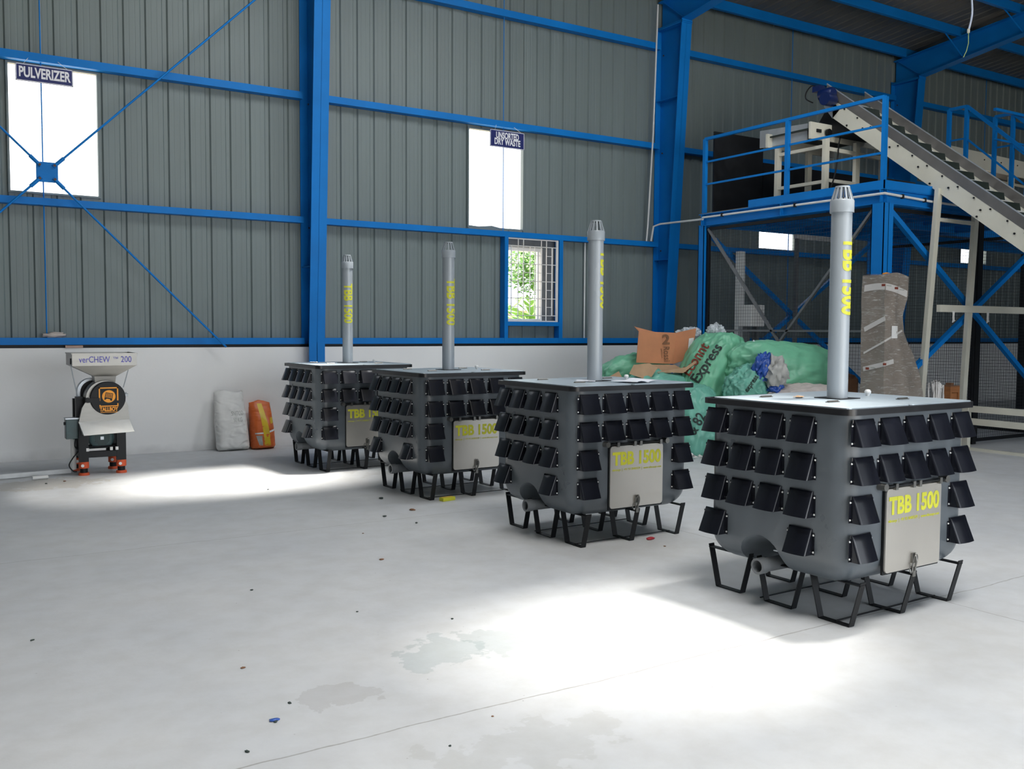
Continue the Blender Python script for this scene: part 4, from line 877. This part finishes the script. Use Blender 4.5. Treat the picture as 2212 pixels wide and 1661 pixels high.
# ------------------------------------------------------------------ conduits
def conduit(name, pts, r, lab, mt='conduit', cat='conduit', clips=None):
    o0 = Vector(pts[0]); P = [Vector(p) - o0 for p in pts]
    ob = MB().tube(curvy(P) if cat == 'cable' else P, r, 8).build(name, mt, smooth=50, loc=o0); tag(ob, lab, cat)
    if clips:
        mb = MB()
        for c in clips: c = Vector(c) - o0; mb.box(c - Vector((.015, .02, .03)), c + Vector((.015, .02, .03)))
        mb.build('pipe_clip', 'black', ob)
    return ob
conduit('conduit_pipe', [(11.42, 13.30, 3.34), (11.43, 13.25, 3.60), (11.50, 13.15, 3.64), (11.13, 11.66, 3.56)], .018, 'white conduit bending from the wall girt across to the platform corner')
conduit('conduit_pipe', [(11.12, 11.66, 3.585), (11.115, 8.16, 3.575), (12.2, 8.16, 3.54), (15.4, 8.17, 3.52)], .017, 'white conduit running along the outer edge of the platform beam', clips=[(11.115, 11.2, 3.585), (11.115, 9.7, 3.58), (11.115, 9.0, 3.58), (12.0, 8.16, 3.55), (11.5, 8.16, 3.56)])
conduit('wall_conduit', [(11.52, 13.32, 7.6), (11.46, 13.33, 5.3), (11.37, 13.34, 3.6), (11.36, 13.36, 3.34)], .016, 'thin white conduit running down the wall left of the middle column')
conduit('wall_conduit', [(10.02, 13.44, 3.24), (10.02, 13.44, 1.56)], .014, 'short white conduit on the wall behind the second nearest bin flue')
cbl = conduit('hanging_cable', [(9.06, 5.65, 5.6), (9.02, 5.68, 5.15), (9.045, 5.685, 4.9), (9.0, 5.69, 4.72)], .009, 'pale blue-white cable end hanging from the roof at the top right', 'bluewire', 'cable')
MB().tube([(-.06, .04, -.88), (-.055, .04, -1.0), (-.07, .05, -1.08), (-.1, .06, -1.14)], .0035, 6).build('bare_wire', 'greenwire', cbl); MB().lathe([(.012, -.90), (.014, -.88), (.012, -.86)], (-.06, .04, 0), 'Z', 10).build('cable_tie', 'cream', cbl)
# ------------------------------------------------------------------ black boards and sorting table on the platform
o = MB().box((0, 0, 0), (1.15, .03, 1.35)).build('black_board', 'black', loc=(11.29, 11.58, 3.66)); tag(o, 'tall black board standing at the back corner of the platform', 'board')
o = MB().box((0, 0, 0), (3.1, .03, .95)).build('black_board', 'black', loc=(12.45, 11.58, 3.66)); tag(o, 'low wide black board along the back of the platform behind the sorting table', 'board')
tb = empty('sorting_table', 'cream framed belt sorting table on the platform below the conveyor head', 'machine', (11.9, 9.85, 3.66))
def T_(mb): mb.v = [(v[0] - 11.9, v[1] - 9.85, v[2] - 3.66) for v in mb.v]; return mb
T_(MB().box((11.75, 9.98, 4.68), (13.4, 10.02, 4.94))).build('side_plate', 'cream', tb, bevel=.004); T_(MB().box((11.75, 10.85, 4.68), (13.4, 10.89, 4.90))).build('side_plate', 'cream', tb)
T_(MB().prism([(11.86, 10.14, 4.68), (11.86, 11.12, 4.72), (11.86, 11.12, 5.0), (11.86, 10.14, 4.95)], (.02, 0, 0))).build('end_plate', 'galv', tb)
T_(MB().box((11.8, 10.02, 4.84), (13.4, 10.85, 4.86))).build('belt', 'belt', tb)
for x, y in ((11.93, 9.83), (11.93, 10.78), (12.66, 9.83), (12.66, 10.78), (13.3, 9.83)):
    lg = T_(MB().box((x - .05, y - .03, 3.68), (x + .05, y + .03, 4.68))).build('leg', 'cream', tb); T_(MB().box((x - .07, y - .05, 3.66), (x + .07, y + .05, 3.70))).build('foot_plate', 'cream', lg)
T_(MB().bar((11.93, 9.83, 4.56), (11.93, 10.78, 4.56), .05, .05).bar((11.93, 9.83, 4.02), (11.93, 10.78, 4.02), .05, .05).bar((11.93, 9.83, 4.04), (12.66, 9.83, 4.04), .05, .05).bar((11.93, 9.83, 4.52), (13.3, 9.83, 4.50), .05, .06)).build('frame_rail', 'cream', tb)
T_(MB().tube([(12.1, 9.95, 4.80), (12.1, 9.90, 4.80)], .055, 12).tube([(12.25, 9.94, 4.78), (12.55, 9.93, 4.77)], .02, 8).box((11.88, 9.96, 4.79), (11.98, 9.98, 4.84))).build('adjuster_knob', 'black', tb)
T_(MB().tube(curvy([(12.30, 9.90, 5.15), (12.33, 9.88, 4.85), (12.25, 9.85, 4.6), (12.05, 9.7, 4.4), (11.99, 9.7, 4.1), (11.7, 9.6, 3.70), (11.3, 9.3, 3.68)]), .012, 8)).build('power_cable', 'black', tb, 60)
o = MB().box((0, 0, 0), (.75, .02, .42)).build('tool_tray', 'skirt', loc=(12.75, 9.35, 3.66), bevel=.004); tag(o, 'dark steel sheet tray standing on the platform edge under the conveyor', 'tray')
# ------------------------------------------------------------------ inclined conveyor (axis along Y)
cv = empty('inclined_conveyor', 'long inclined cleated belt conveyor with cream side plates and blue motor', 'conveyor', (12.2, 8.2, 0))
def C_(mb): mb.v = [(v[0] - 12.2, v[1] - 8.2, v[2]) for v in mb.v]; return mb
sl = .742; ya, za = 10.06, 5.59; yb = 4.9
def lz(y): return za - (ya - y) * sl
CW = .92
for xx, nm in ((12.2, 'near'), (12.2 + CW, 'far')):
    C_(MB().prism([(xx, ya - .12, lz(ya - .12) - .165), (xx, yb, lz(yb) - .165), (xx, yb, lz(yb) - .46), (xx, ya - .12, lz(ya - .12) - .46)], (.012, 0, 0))).build('side_plate', 'cream', cv)
    sk = C_(MB().prism([(xx - .004, ya, lz(ya)), (xx - .004, yb, lz(yb)), (xx - .004, yb, lz(yb) - .17), (xx - .004, ya, lz(ya) - .17)], (.008, 0, 0))).build('belt_skirt', 'skirt', cv)
    C_(MB().bar((xx, ya, lz(ya)), (xx, yb, lz(yb)), .016, .014)).build('skirt_edge', 'galv', sk)
mb = MB()
for k in range(22):
    y = ya - .35 - k * .24
    if y < yb: break
    mb.lathe([(0, -.012), (.013, -.012), (.013, 0)], (12.195, y, lz(y) - .20), 'X', 8)
    if k % 2: mb.lathe([(0, -.012), (.014, -.012), (.014, 0)], (12.195, y - .1, lz(y - .1) - .30), 'X', 8)
    if k % 3 == 0: mb.lathe([(0, -.012), (.014, -.012), (.014, 0)], (12.195, y - .05, lz(y - .05) - .42), 'X', 8)
C_(mb).build('side_bolts', 'black', cv)
C_(MB().prism([(12.215, ya - .05, lz(ya - .05) - .20), (12.215, yb, lz(yb) - .20), (12.215, yb, lz(yb) - .215), (12.215, ya - .05, lz(ya - .05) - .215)], (CW - .03, 0, 0))).build('belt', 'conduit', cv)
for k in range(24):
    y = ya - .30 - k * .232
    if y < yb: break
    z = lz(y) - .20; mb = MB()
    mb.add([(12.30, y, z), (12.2 + CW - .09, y, z), (12.2 + CW - .09, y - .05, z + .055), (12.30, y - .05, z + .055), (12.30, y - .07, z - .05), (12.2 + CW - .09, y - .07, z - .05)], [(0, 1, 2, 3), (3, 2, 5, 4), (0, 4, 5, 1), (0, 3, 4), (1, 5, 2)])
    C_(mb).build('belt_cleat', 'belt', cv)
C_(MB().lathe([(0, 0), (.10, 0), (.10, CW - .04), (0, CW - .04)], (12.225, ya - .10, lz(ya - .1) - .30), 'X', 20)).build('head_roller', 'galv', cv, 40)
C_(MB().prism([(12.2, ya - .02, lz(ya) - .16), (12.2, ya + .05, lz(ya) - .35), (12.2, ya - .12, lz(ya) - .56), (12.2, ya - .25, lz(ya) - .45)], (.012, 0, 0))).build('head_plate', 'galv', cv)
C_(MB().prism([(12.24, ya - .0, lz(ya) - .34), (12.24, ya - .5, lz(ya) - .86), (12.24, ya + .35, lz(ya) - .80)], (CW - .1, 0, 0))).build('discharge_hood', 'black', cv)
# motor
m_ = MB().lathe([(0, -.20), (.075, -.20), (.095, -.17), (.095, .04), (.06, .06), (0, .06)], (12.08, ya - .03, lz(ya) - .20), 'Y', 20); m_.lathe([(0, -.15), (.10, -.15), (.105, .02), (.06, .10), (0, .10)], (12.08, ya - .18, lz(ya) - .30), 'X', 20).box((12.0, ya - .02, lz(ya) - .14), (12.12, ya + .12, lz(ya) - .05))
gm = C_(m_).build('drive_motor', 'motorblue', cv, 40)
C_(MB().tube(curvy([(12.05, ya + .05, lz(ya) - .06), (12.05, ya + .18, lz(ya) - .02), (12.05, ya + .28, lz(ya) - .10), (12.05, ya + .28, lz(ya) - .20), (12.07, ya + .16, lz(ya) - .28)]), .010, 8)).build('motor_cable', 'black', gm, 60)
# legs of the conveyor
for xx, y0_, y1_, zt in ((12.2, 8.08, 8.30, 3.72), (12.2 + CW, 8.08, 8.22, 3.72)):
    C_(MB().bar((xx, y0_, zt), (xx, y1_, 0), .10, .06, (0, 1, 0))).build('leg', 'cream', cv)
for xx, y0_, y1_, zt in ((12.2, 5.6, 5.6, 1.9), (12.2 + CW, 5.6, 5.6, 1.9)):
    C_(MB().bar((xx, y0_, zt), (xx, y1_, 0), .08, .06, (0, 1, 0))).build('leg', 'cream', cv)
C_(MB().bar((12.2, 8.10, 3.29), (12.2 + CW, 8.10, 3.29), .05, .05)).build('cross_bar', 'cream', cv)
fr = tag(MB().bar((12.22, 8.04, 2.04), (18.4, 8.04, 2.04), .06, .10).bar((18.4, 8.04, 2.04), (18.4, 8.04, 0), .08, .08).build('cream_crossbeam', 'cream'), 'long cream horizontal beam tied with string across the conveyor legs', 'beam')
for x in (12.5, 13.35):
    mb = MB()
    for k in range(4): mb.tube([(x + k * .012, 8.0, 2.0), (x + k * .01 - .02 * (k % 2), 7.99, 1.92 - k * .02), (x + k * .02, 8.0, 1.84 + k * .01)], .007, 5)
    mb.build('string_tie', 'white', fr)
fr2 = MB().bar((12.85, 8.0, .60), (12.85, 4.6, .60), .06, .09).bar((12.85, 8.0, .42), (12.85, 4.6, .40), .06, .09).bar((12.85, 8.0, .02), (12.85, 4.6, .02), .06, .04)
for y in (7.95, 4.65): fr2.bar((12.85, y, 0), (12.85, y, .62), .08, .08, (0, 1, 0))
tag(fr2.build('conveyor_base_frame', 'cream'), 'low cream base rails of the conveyor feed end at the right edge', 'frame')
# ------------------------------------------------------------------ right-hand stair rails and far conveyor
def stair_rail(X, ytop, z1, lab):
    e = empty('stair_rail', lab, 'railing', (X, ytop, 0)); r = .03
    for y in (ytop + .33, ytop): MB().box((-r, y - ytop - r, z1 - 1.6), (r, y - ytop + r, z1)).build('rail_post', 'blue', e)
    ye = ytop - 2.4; k_ = .88
    MB().bar((0, 0, z1), (0, ye - ytop, z1 + (ye - ytop) * k_), .055, .055, (0, 0, 1)).bar((0, .33, z1), (0, 0, z1), .055, .05).build('hand_rail', 'blue', e)
    MB().bar((0, 0, z1 - .55), (0, ye - ytop, z1 - .55 + (ye - ytop) * k_), .025, .03, (0, 0, 1)).bar((0, .33, z1 - .55), (0, 0, z1 - .55), .025, .03).build('mid_rail', 'blue', e)
    for y in (-1.1, -2.3): MB().box((-r, y - r, z1 + y * k_ - 1.1), (r, y + r, z1 + y * k_)).build('rail_post', 'blue', e)
stair_rail(15.6, 9.84, 5.64, 'blue inclined stair railing at the right, nearer of two')
stair_rail(16.45, 9.50, 5.56, 'blue inclined stair railing at the right edge, farther of two')
o = MB().bar((15.62, 9.35, 5.5), (18.5, 9.35, 5.5), .05, .045).bar((15.62, 9.35, 5.0), (18.5, 9.35, 5.0), .03, .03); tag(o.build('landing_rail', 'blue'), 'blue horizontal landing rail joining the two stair railings', 'railing')
e = empty('far_conveyor', 'cream box-sided conveyor in the distance behind the stair railings', 'conveyor', (16.2, 11.2, 0))
mb = MB().prism([(.3, 0, 5.05), (6, 0, 4.9), (6, 0, 5.25), (.3, 0, 5.38)], (0, .03, 0)); mb.build('side_plate', 'cream', e); MB().prism([(.3, .6, 5.05), (6, .6, 4.9), (6, .6, 5.25), (.3, .6, 5.38)], (0, .03, 0)).build('side_plate', 'cream', e)
MB().prism([(.3, .03, 5.10), (6, .03, 4.95), (6, .03, 4.97), (.3, .03, 5.12)], (0, .57, 0)).build('belt', 'belt', e)
mb = MB()
for k in range(7): mb.lathe([(0, -.012), (.014, -.012), (.014, 0)], (1.0 + k * .6, 0, 5.2), 'Y', 8)
mb.build('side_bolts', 'black', e)
for x in (1.2, 3.4): MB().box((x, .1, 3.66), (x + .1, .2, 5.0)).build('leg', 'cream', e)
# ------------------------------------------------------------------ film-wrapped carton
wr_ = empty('wrapped_carton', 'tall brown carton wrapped in clear film and white tape, before the platform post', 'carton', (10.59, 7.7, 0))
sil = [(.0, 0), (0, .86), (-.02, 1.6), (-.03, 2.43), (.11, 2.47), (.33, 2.45), (.45, 2.37), (.61, 2.42), (.93, 2.43), (.90, 2.17), (.80, 1.93), (.84, 1.69), (1.05, 1.41), (1.16, 1.19), (1.29, .86), (1.32, 0)]
def wrap_mesh():
    bm = bmesh.new(); D_ = .36; n = 44; vs = []
    def half(z):
        # right boundary at height z
        pts = [(0, .88), (.86, .85), (1.19, .72), (1.41, .61), (1.69, .40), (1.93, .36), (2.17, .46), (2.46, .49)]
        for (a, xa), (b, xb) in zip(pts[:-1], pts[1:]):
            if a <= z <= b: return xa + (xb - xa) * (z - a) / (b - a)
        return .49
    nz_, ns = 46, 40; rows_ = []
    for j in range(nz_ + 1):
        z = 2.44 * j / nz_; xr = half(min(z, 2.45)); row = []
        per = [(0, 0), (xr, 0), (xr, D_), (0, D_)]; seg = ns // 4
        for s_ in range(4):
            a, b = per[s_], per[(s_ + 1) % 4]
            for k in range(seg):
                t = k / seg; x = a[0] + (b[0] - a[0]) * t; y = a[1] + (b[1] - a[1]) * t
                nn = noise.noise(Vector((x * 2.6, y * 2.6, z * 2.2))) * .07 + noise.noise(Vector((x * 8, y * 8, z * 6))) * .018
                # ridge of the folded carton in the front
                if s_ == 0: nn -= .03 * math.exp(-((t - .5 - .08 * math.sin(z * 2)) / .15) ** 2)
                row.append(bm.verts.new((x - .0 - .03 * (z / 2.4) + (nn * .4 if s_ in (1, 3) else 0), y + (nn * .6 if s_ == 0 else 0), z + (.03 * math.sin(x * 8) if j == nz_ else 0))))
        rows_.append(row)
    for j in range(nz_):
        for k in range(len(rows_[0])):
            bm.faces.new((rows_[j][k], rows_[j][(k + 1) % len(rows_[0])], rows_[j + 1][(k + 1) % len(rows_[0])], rows_[j + 1][k]))
    bm.faces.new(rows_[-1]); bm.faces.new(rows_[0][::-1])
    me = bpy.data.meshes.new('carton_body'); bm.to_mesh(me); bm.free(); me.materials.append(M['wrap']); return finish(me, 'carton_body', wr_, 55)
cbody = wrap_mesh()
bvh = BVHTree.FromPolygons([v.co.copy() for v in cbody.data.vertices], [tuple(p.vertices) for p in cbody.data.polygons])
def strip(name, a, b, w, mt, off=.006, n=24, bow=0):
    mb = MB(); vs = []; a = Vector(a); b = Vector(b); d = (b - a).normalized(); s_ = Vector((-d.y, d.x)) * w / 2
    for i in range(n + 1):
        t = i / n; c = a.lerp(b, t) + Vector((0, -bow * math.sin(math.pi * t)))
        for sg in (-1, 1):
            q = c + s_ * sg; vv = Vector((.80, .60, 0)); p0 = Vector((q.x - .44, 0, q.y)); h = bvh.ray_cast(p0 - vv * 2, vv); pp = h[0] if h[0] else bvh.find_nearest(p0)[0]; vs.append(pp - vv * off)
    mb.add(vs, [(2 * i, 2 * i + 2, 2 * i + 3, 2 * i + 1) for i in range(n)]); o = mb.build(name, mt, wr_, 60, fix=False); m = o.modifiers.new('s', 'SOLIDIFY'); m.thickness = .003; return o
strip('packing_tape', (-.02, 2.27), (.86, 2.20), .085, 'tape', bow=-.05); strip('packing_tape', (0, 1.73), (.42, 1.88), .06, 'tape'); strip('packing_tape', (0, 1.21), (.62, 1.32), .06, 'tape'); strip('packing_tape', (0, 1.42), (.78, 1.72), .025, 'tape')
strip('paper_label', (.56, 1.70), (.68, 1.70), .16, 'white', .012)
for x, z in ((.33, 2.305), (.60, 2.27), (.05, 1.22), (.40, 1.285)): strip('tape_print', (x, z), (x + .07, z), .03, 'inkred', .010, 4)
for x, z in ((.43, 2.30), (.70, 2.255), (.15, 1.235)): strip('tape_print', (x, z), (x + .10, z - .005), .016, 'inkgrey', .010, 4)
MB().lathe([(0, .04), (.045, .03), (.05, 0), (0, -.02)], (.14, .12, 2.44), 'Z', 12).build('orange_plug', 'orange', wr_, 50)
MB().box((.18, .06, 2.30), (.42, .30, 2.455)).build('open_top', 'card3', wr_)
# loose string bundle and crate
e = empty('string_bundle', 'bundle of loose white plastic strings beside the wrapped carton', 'strings', (11.62, 7.75, 0), 0)
for k in range(26):
    x = .02 + .27 * random.random(); yy = random.uniform(-.05, .05); zt = 1.06 - abs(x - .14) * .6; zb_ = .6 + random.random() * .2
    MB().tube([(x * .6 + .05, yy, zt - .05), (x, yy, zt), (x + random.uniform(-.02, .05), yy, (zt + zb_) / 2), (x + random.uniform(-.05, .05), yy, .02 + zb_ * .5), (x + random.uniform(-.05, .05), yy, .01)], random.uniform(.006, .014), 5).build('string', 'tape', e, 60)
o = e
cr = empty('wooden_crate', 'small orange-brown wooden crate behind the nearest bin, right of the strings', 'crate', (12.35, 7.90, 0), 0)
MB().box((0, 0, 0), (.03, .22, .93)).build('crate_side', 'wood', cr); MB().box((.19, 0, 0), (.22, .22, .93)).build('crate_side', 'wood', cr); MB().box((.03, .02, .0), (.19, .04, .84)).build('crate_panel', 'wood', cr); MB().box((.03, 0, .85), (.19, .04, .93)).build('crate_rail', 'wood', cr); MB().box((.0, 0, .93), (.22, .22, .945)).build('crate_top', 'card3', cr); MB().box((.10, .06, .945), (.17, .14, .98)).build('crate_block', 'card3', cr)
# ------------------------------------------------------------------ rubbish pile
def bagtop(q):
    return q
big = blob('rubbish_bag', (9.72, 10.0, .80), (.46, .42, .88), 'greenbag', 2, .10, 1.6, (0, .42, 0), 6, fold=.03, sq=2.8, flat=.0)
tag(big, 'large mint green rubbish bag printed Econnt Express, leaning in the pile', 'rubbish bag')
def stick(ob, tgt): ob.parent = tgt; ob.matrix_parent_inverse = Matrix.Translation(-tgt.location)
vd = Vector((.66, .74, -.05)).normalized(); rt = Vector((.74, -.66, 0))
def dirs(ang): return rt * math.cos(ang) + Vector((0, 0, 1)) * math.sin(ang), -rt * math.sin(ang) + Vector((0, 0, 1)) * math.cos(ang)
ex, ey = dirs(math.radians(57))
t = text_obj('bag_lettering', 'Express', .20, 'ink', (0, 0, 0), ex, ey, None, bold=.004, width=.62, wrap=cast_wrap(big, (9.52, 9.85, 1.24), ex, ey, vd, .010)); stick(t, big)
t = text_obj('bag_lettering', 'Econnt', .20, 'inkred', (0, 0, 0), ex, ey, None, bold=.004, width=.52, wrap=cast_wrap(big, (9.36, 9.9, 1.30), ex, ey, vd, .010)); stick(t, big)
b2 = blob('rubbish_bag', (12.0 - .0, 10.35, 1.12), (.92, .40, .46), 'greenbag', 5, .10, 1.6, (0, .12, -.35), 6, fold=.025, sq=2.5); b2.location = (11.75, 10.3, 1.12)
b2.location = (11.42, 9.75, 1.13); tag(b2, 'big rounded mint green rubbish bag with blue and white plastic spilling out', 'rubbish bag')
b2.location = (10.55, 9.35, 1.10); b2.scale = (.98, .9, .95)
stf = blob('film_scrap', (9.83, 9.08, 1.20), (.11, .10, .17), 'bluecloth', 3, .45, 2.4, (0, .3, 0), 4, fold=.1); tag(stf, 'crumpled blue plastic film spilling from the big rounded green bag', 'scrap')
stf = blob('cloth_scrap', (9.97, 8.98, 1.14), (.15, .12, .17), 'greycloth', 6, .5, 2.6, (0, -.3, 0), 4, fold=.12); tag(stf, 'crumpled grey-white cloth spilling from the big rounded green bag', 'scrap')
stf = blob('film_scrap', (9.98, 8.98, .93), (.10, .08, .08), 'bluecloth', 9, .45, 2.4, (0, .3, 0), 4, fold=.1); tag(stf, 'small lower lump of blue plastic film under the grey-white cloth', 'scrap')
b3 = blob('rubbish_bag', (9.78, 9.30, .86), (.34, .26, .34), 'greenbag2', 8, .16, 2.2, (0, -.6, 0), 6, fold=.045); tag(b3, 'smaller teal green rubbish bag between the two big green bags', 'rubbish bag')
ex2, ey2 = dirs(math.radians(55)); t = text_obj('bag_lettering', 'express', .10, 'ink', (0, 0, 0), ex2, ey2, None, bold=.002, width=.26, wrap=cast_wrap(b3, (9.72, 9.2, .98), ex2, ey2, vd, .008)); stick(t, b3)
b4 = blob('fabric_sack', (10.42, 8.95, .80), (.62, .26, .16), 'dirtysack', 4, .14, 2.0, (0, .0, -.5), 6, fold=.05); tag(b4, 'dirty cream sack lying flat in front of the green bags', 'sack')
b5 = blob('rubbish_bag', (9.06, 9.62, .42), (.36, .34, .52), 'greenbag2', 11, .12, 2.0, (0, .1, 0), 5, fold=.04, flat=0); tag(b5, 'teal green rubbish bag at floor level seen in the gap between bins', 'rubbish bag')
t = text_obj('bag_lettering', '& 82', .20, 'ink', (0, 0, 0), ex2, ey2, None, bold=.003, width=.30, wrap=cast_wrap(b5, (8.88, 9.35, .45), *dirs(math.radians(60)), vd, .010)); stick(t, b5)
b6 = blob('rubbish_bag', (9.05, 10.9, 1.0), (.62, .30, .34), 'greenbag', 14, .14, 2.0, (0, -.15, 0), 5, fold=.04); tag(b6, 'pale green rubbish bag under the opened cardboard box', 'rubbish bag')
b7 = blob('rubbish_bag', (10.5, 9.45, .34), (1.1, .42, .38), 'greenbag2', 17, .12, 2.0, (0, 0, -.3), 5, fold=.04, flat=0); tag(b7, 'teal green rubbish bag at the bottom of the pile, mostly hidden', 'rubbish bag')
b8 = blob('rubbish_bag', (8.95, 10.22, .52), (.75, .36, .56), 'greenbag2', 21, .12, 2.0, (0, 0, 0), 5, fold=.04, flat=0); tag(b8, 'green rubbish bag on the floor under the cardboard heap', 'rubbish bag')
for i, (c, r, lab) in enumerate((((9.85, 10.55, 1.62), (.17, .10, .11), 'bluish clear plastic bag left of the top of the big leaning bag'), ((10.04, 10.2, 1.66), (.12, .09, .12), 'clear plastic bag tip on top of the big leaning bag'), ((10.18, 9.98, 1.50), (.12, .10, .11), 'clear crumpled plastic at the right shoulder of the big leaning bag'), ((10.12, 9.45, 1.34), (.17, .10, .14), 'clear plastic bag between the two big green bags'))):
    o = blob('clear_plastic_bag', c, r, 'clear', 30 + i, .35, 2.0, (0, .3 * i, 0), 5, fold=.12); tag(o, lab, 'plastic bag')
# opened cardboard box with print
bx = empty('cardboard_box', 'opened orange-brown cardboard box printed Rossi, on top of the heap', 'box', (8.84, 10.5, 1.22), 0)
def panel(name, pts, mt, par, th=.006):
    P = [Vector(p) for p in pts]; n = (P[1] - P[0]).cross(P[2] - P[1]).normalized(); return MB().prism(P, n * th).build(name, mt, par)
fr_ = panel('front_panel', [(-.09, -.02, .02), (.62, -.02, -.01), (.72, .04, .45), (.0, .04, .47)], 'card', bx)
panel('side_panel', [(.62, -.02, -.01), (.80, -.22, .08), (.90, -.20, .52), (.72, .04, .45)], 'card', bx)
panel('back_flap', [(.05, .06, .44), (.55, .06, .42), (.30, .20, .45), (.08, .24, .54)], 'card', bx)
panel('bottom_flap', [(.10, -.05, -.01), (.62, -.05, -.02), (.50, -.45, -.10), (.05, -.35, -.12)], 'card2', bx)
text_obj('box_lettering', 'Rossi', .17, 'card3', (.49, -.018, .14), (-.02, -.13, -1), (1, .04, .0), fr_, bold=.002, width=.22)
text_obj('box_small_print', 'gearmotors', .04, 'card3', (.40, -.020, .15), (-.02, -.13, -1), (1, .04, .0), fr_, width=.14)
text_obj('logo_print', '2', .20, 'card3', (.50, .010, .345), (1, .04, 0), (.1, .13, 1), fr_, bold=.006, width=.15)
panel('white_label', [(.775, -.165, .22), (.83, -.215, .235), (.85, -.205, .38), (.80, -.155, .37)], 'white', bx, .002)
c1 = panel('cardboard_flap', [(0, 0, 0), (.32, -.05, -.10), (.50, -.02, .08), (.40, .05, .14), (.12, .05, .12)], 'card2', None); c1.location = (8.35, 10.15, 1.10); tag(c1, 'flat pale cardboard piece sticking out left below the opened box', 'cardboard')
c2 = panel('cardboard_strip', [(0, 0, 0), (.45, -.1, .06), (.90, -.30, .38), (.78, -.25, .30), (.40, -.1, -.02)], 'card2', None); c2.location = (8.86, 10.15, 1.12); tag(c2, 'long torn cardboard strip rising to the right under the opened box', 'cardboard')
c3 = panel('cardboard_flap', [(0, 0, 0), (.34, -.05, .0), (.26, -.02, .15), (.05, .0, .05)], 'card2', None); c3.location = (8.05, 10.35, .98); tag(c3, 'small pale cardboard corner left of the heap beside the second flue', 'cardboard')
e = empty('small_carton', 'small dark brown open carton at the right end of the pile', 'box', (10.98, 8.75, .78), -.5)
for a in ([(0, 0, 0), (.30, 0, 0), (.30, 0, .25), (0, 0, .28)], [(0, 0, 0), (0, .22, 0), (0, .22, .30), (0, 0, .28)], [(.30, 0, 0), (.30, .22, 0), (.34, .22, .30), (.30, 0, .25)], [(0, .22, 0), (.30, .22, 0), (.34, .22, .30), (0, .22, .40)], [(0, 0, 0), (.30, 0, 0), (.30, .22, 0), (0, .22, 0)]): panel('carton_panel', a, 'card3', e)
# low litter around the pile: uncountable
mb = MB(); random.seed(3)
for k in range(170):
    x = random.uniform(8.55, 11.1); y = random.uniform(8.95, 9.35) + (x - 8.5) * -.12; s_ = random.uniform(.02, .07); z = random.uniform(.005, .05); a = random.random() * 6
    mb.add([(x, y, z), (x + s_ * math.cos(a), y + s_ * math.sin(a), z + random.uniform(0, .03)), (x + s_ * math.cos(a + 1.3), y + s_ * math.sin(a + 1.3), z + random.uniform(0, .04))], [(0, 1, 2)]); 
    mb.m[-1] = k % 3
lt = mb.build('loose_litter', ['rubbish', 'greenbag2', 'tape'], fix=False); tag(lt, 'loose shreds of mixed litter along the foot of the rubbish pile', 'litter', kind='stuff')
# ------------------------------------------------------------------ outside: trees and compound wall
struct(MB().box((2, 26.6, -.2), (30, 26.8, 2.35)).build('wall_compound', 'brickwall'), 'low compound wall outside beyond the barred window')
def tree(name, x, y, h, r, seed, lab):
    random.seed(seed); e = empty(name, lab, 'tree', (x, y, -.14)); MB().tube([(0, 0, 0), (.1, 0, h * .5), (.0, .1, h)], .14, 8, r2=.06).build('trunk', 'trunk', e, 60)
    mb = MB()
    for k in range(3200):
        d = Vector((random.gauss(0, 1), random.gauss(0, 1), random.gauss(0, 1))).normalized() * r * random.uniform(.35, 1); p = Vector((d.x, d.y, h + d.z * .8)); a = Vector((random.gauss(0, 1), random.gauss(0, 1), random.gauss(0, 1))).normalized() * .075; b = a.orthogonal().normalized() * .04
        mb.add([p - a, p + b, p + a, p - b], [(0, 1, 2, 3)])
    mb.build('foliage', 'leaf', e, fix=False)
tree('leafy_tree', 15.5, 22.9, 3.7, 1.2, 1, 'leafy green tree outside, at the upper right of the barred window'); tree('leafy_tree', 17.6, 25.2, 2.0, 1.0, 2, 'low bushy green tree outside, at the right of the barred window')
e = empty('palm_tree', 'young palm outside seen through the barred window', 'palm', (13.1, 19.6, -.14)); MB().tube([(0, 0, 0), (0, 0, 1.7)], .12, 8).build('trunk', 'trunk', e)
mb = MB(); random.seed(5)
for k in range(13):
    a = 2 * math.pi * k / 13; P0 = []
    for j in range(9): t = j / 8; P0.append(Vector((math.cos(a) * 1.5 * t, math.sin(a) * 1.5 * t, 1.7 + .95 * math.sin(t * 2.2) * (.6 + .4 * (k % 3) / 2))))
    for j in range(8):
        p, q = P0[j], P0[j + 1]; s_ = Vector((-math.sin(a), math.cos(a), 0))
        for sg in (-1, 1): mb.add([p, q, q + s_ * sg * .28 - Vector((0, 0, .12)) + (q - p)], [(0, 1, 2)])
mb.build('frond_crown', 'leaf', e, fix=False)
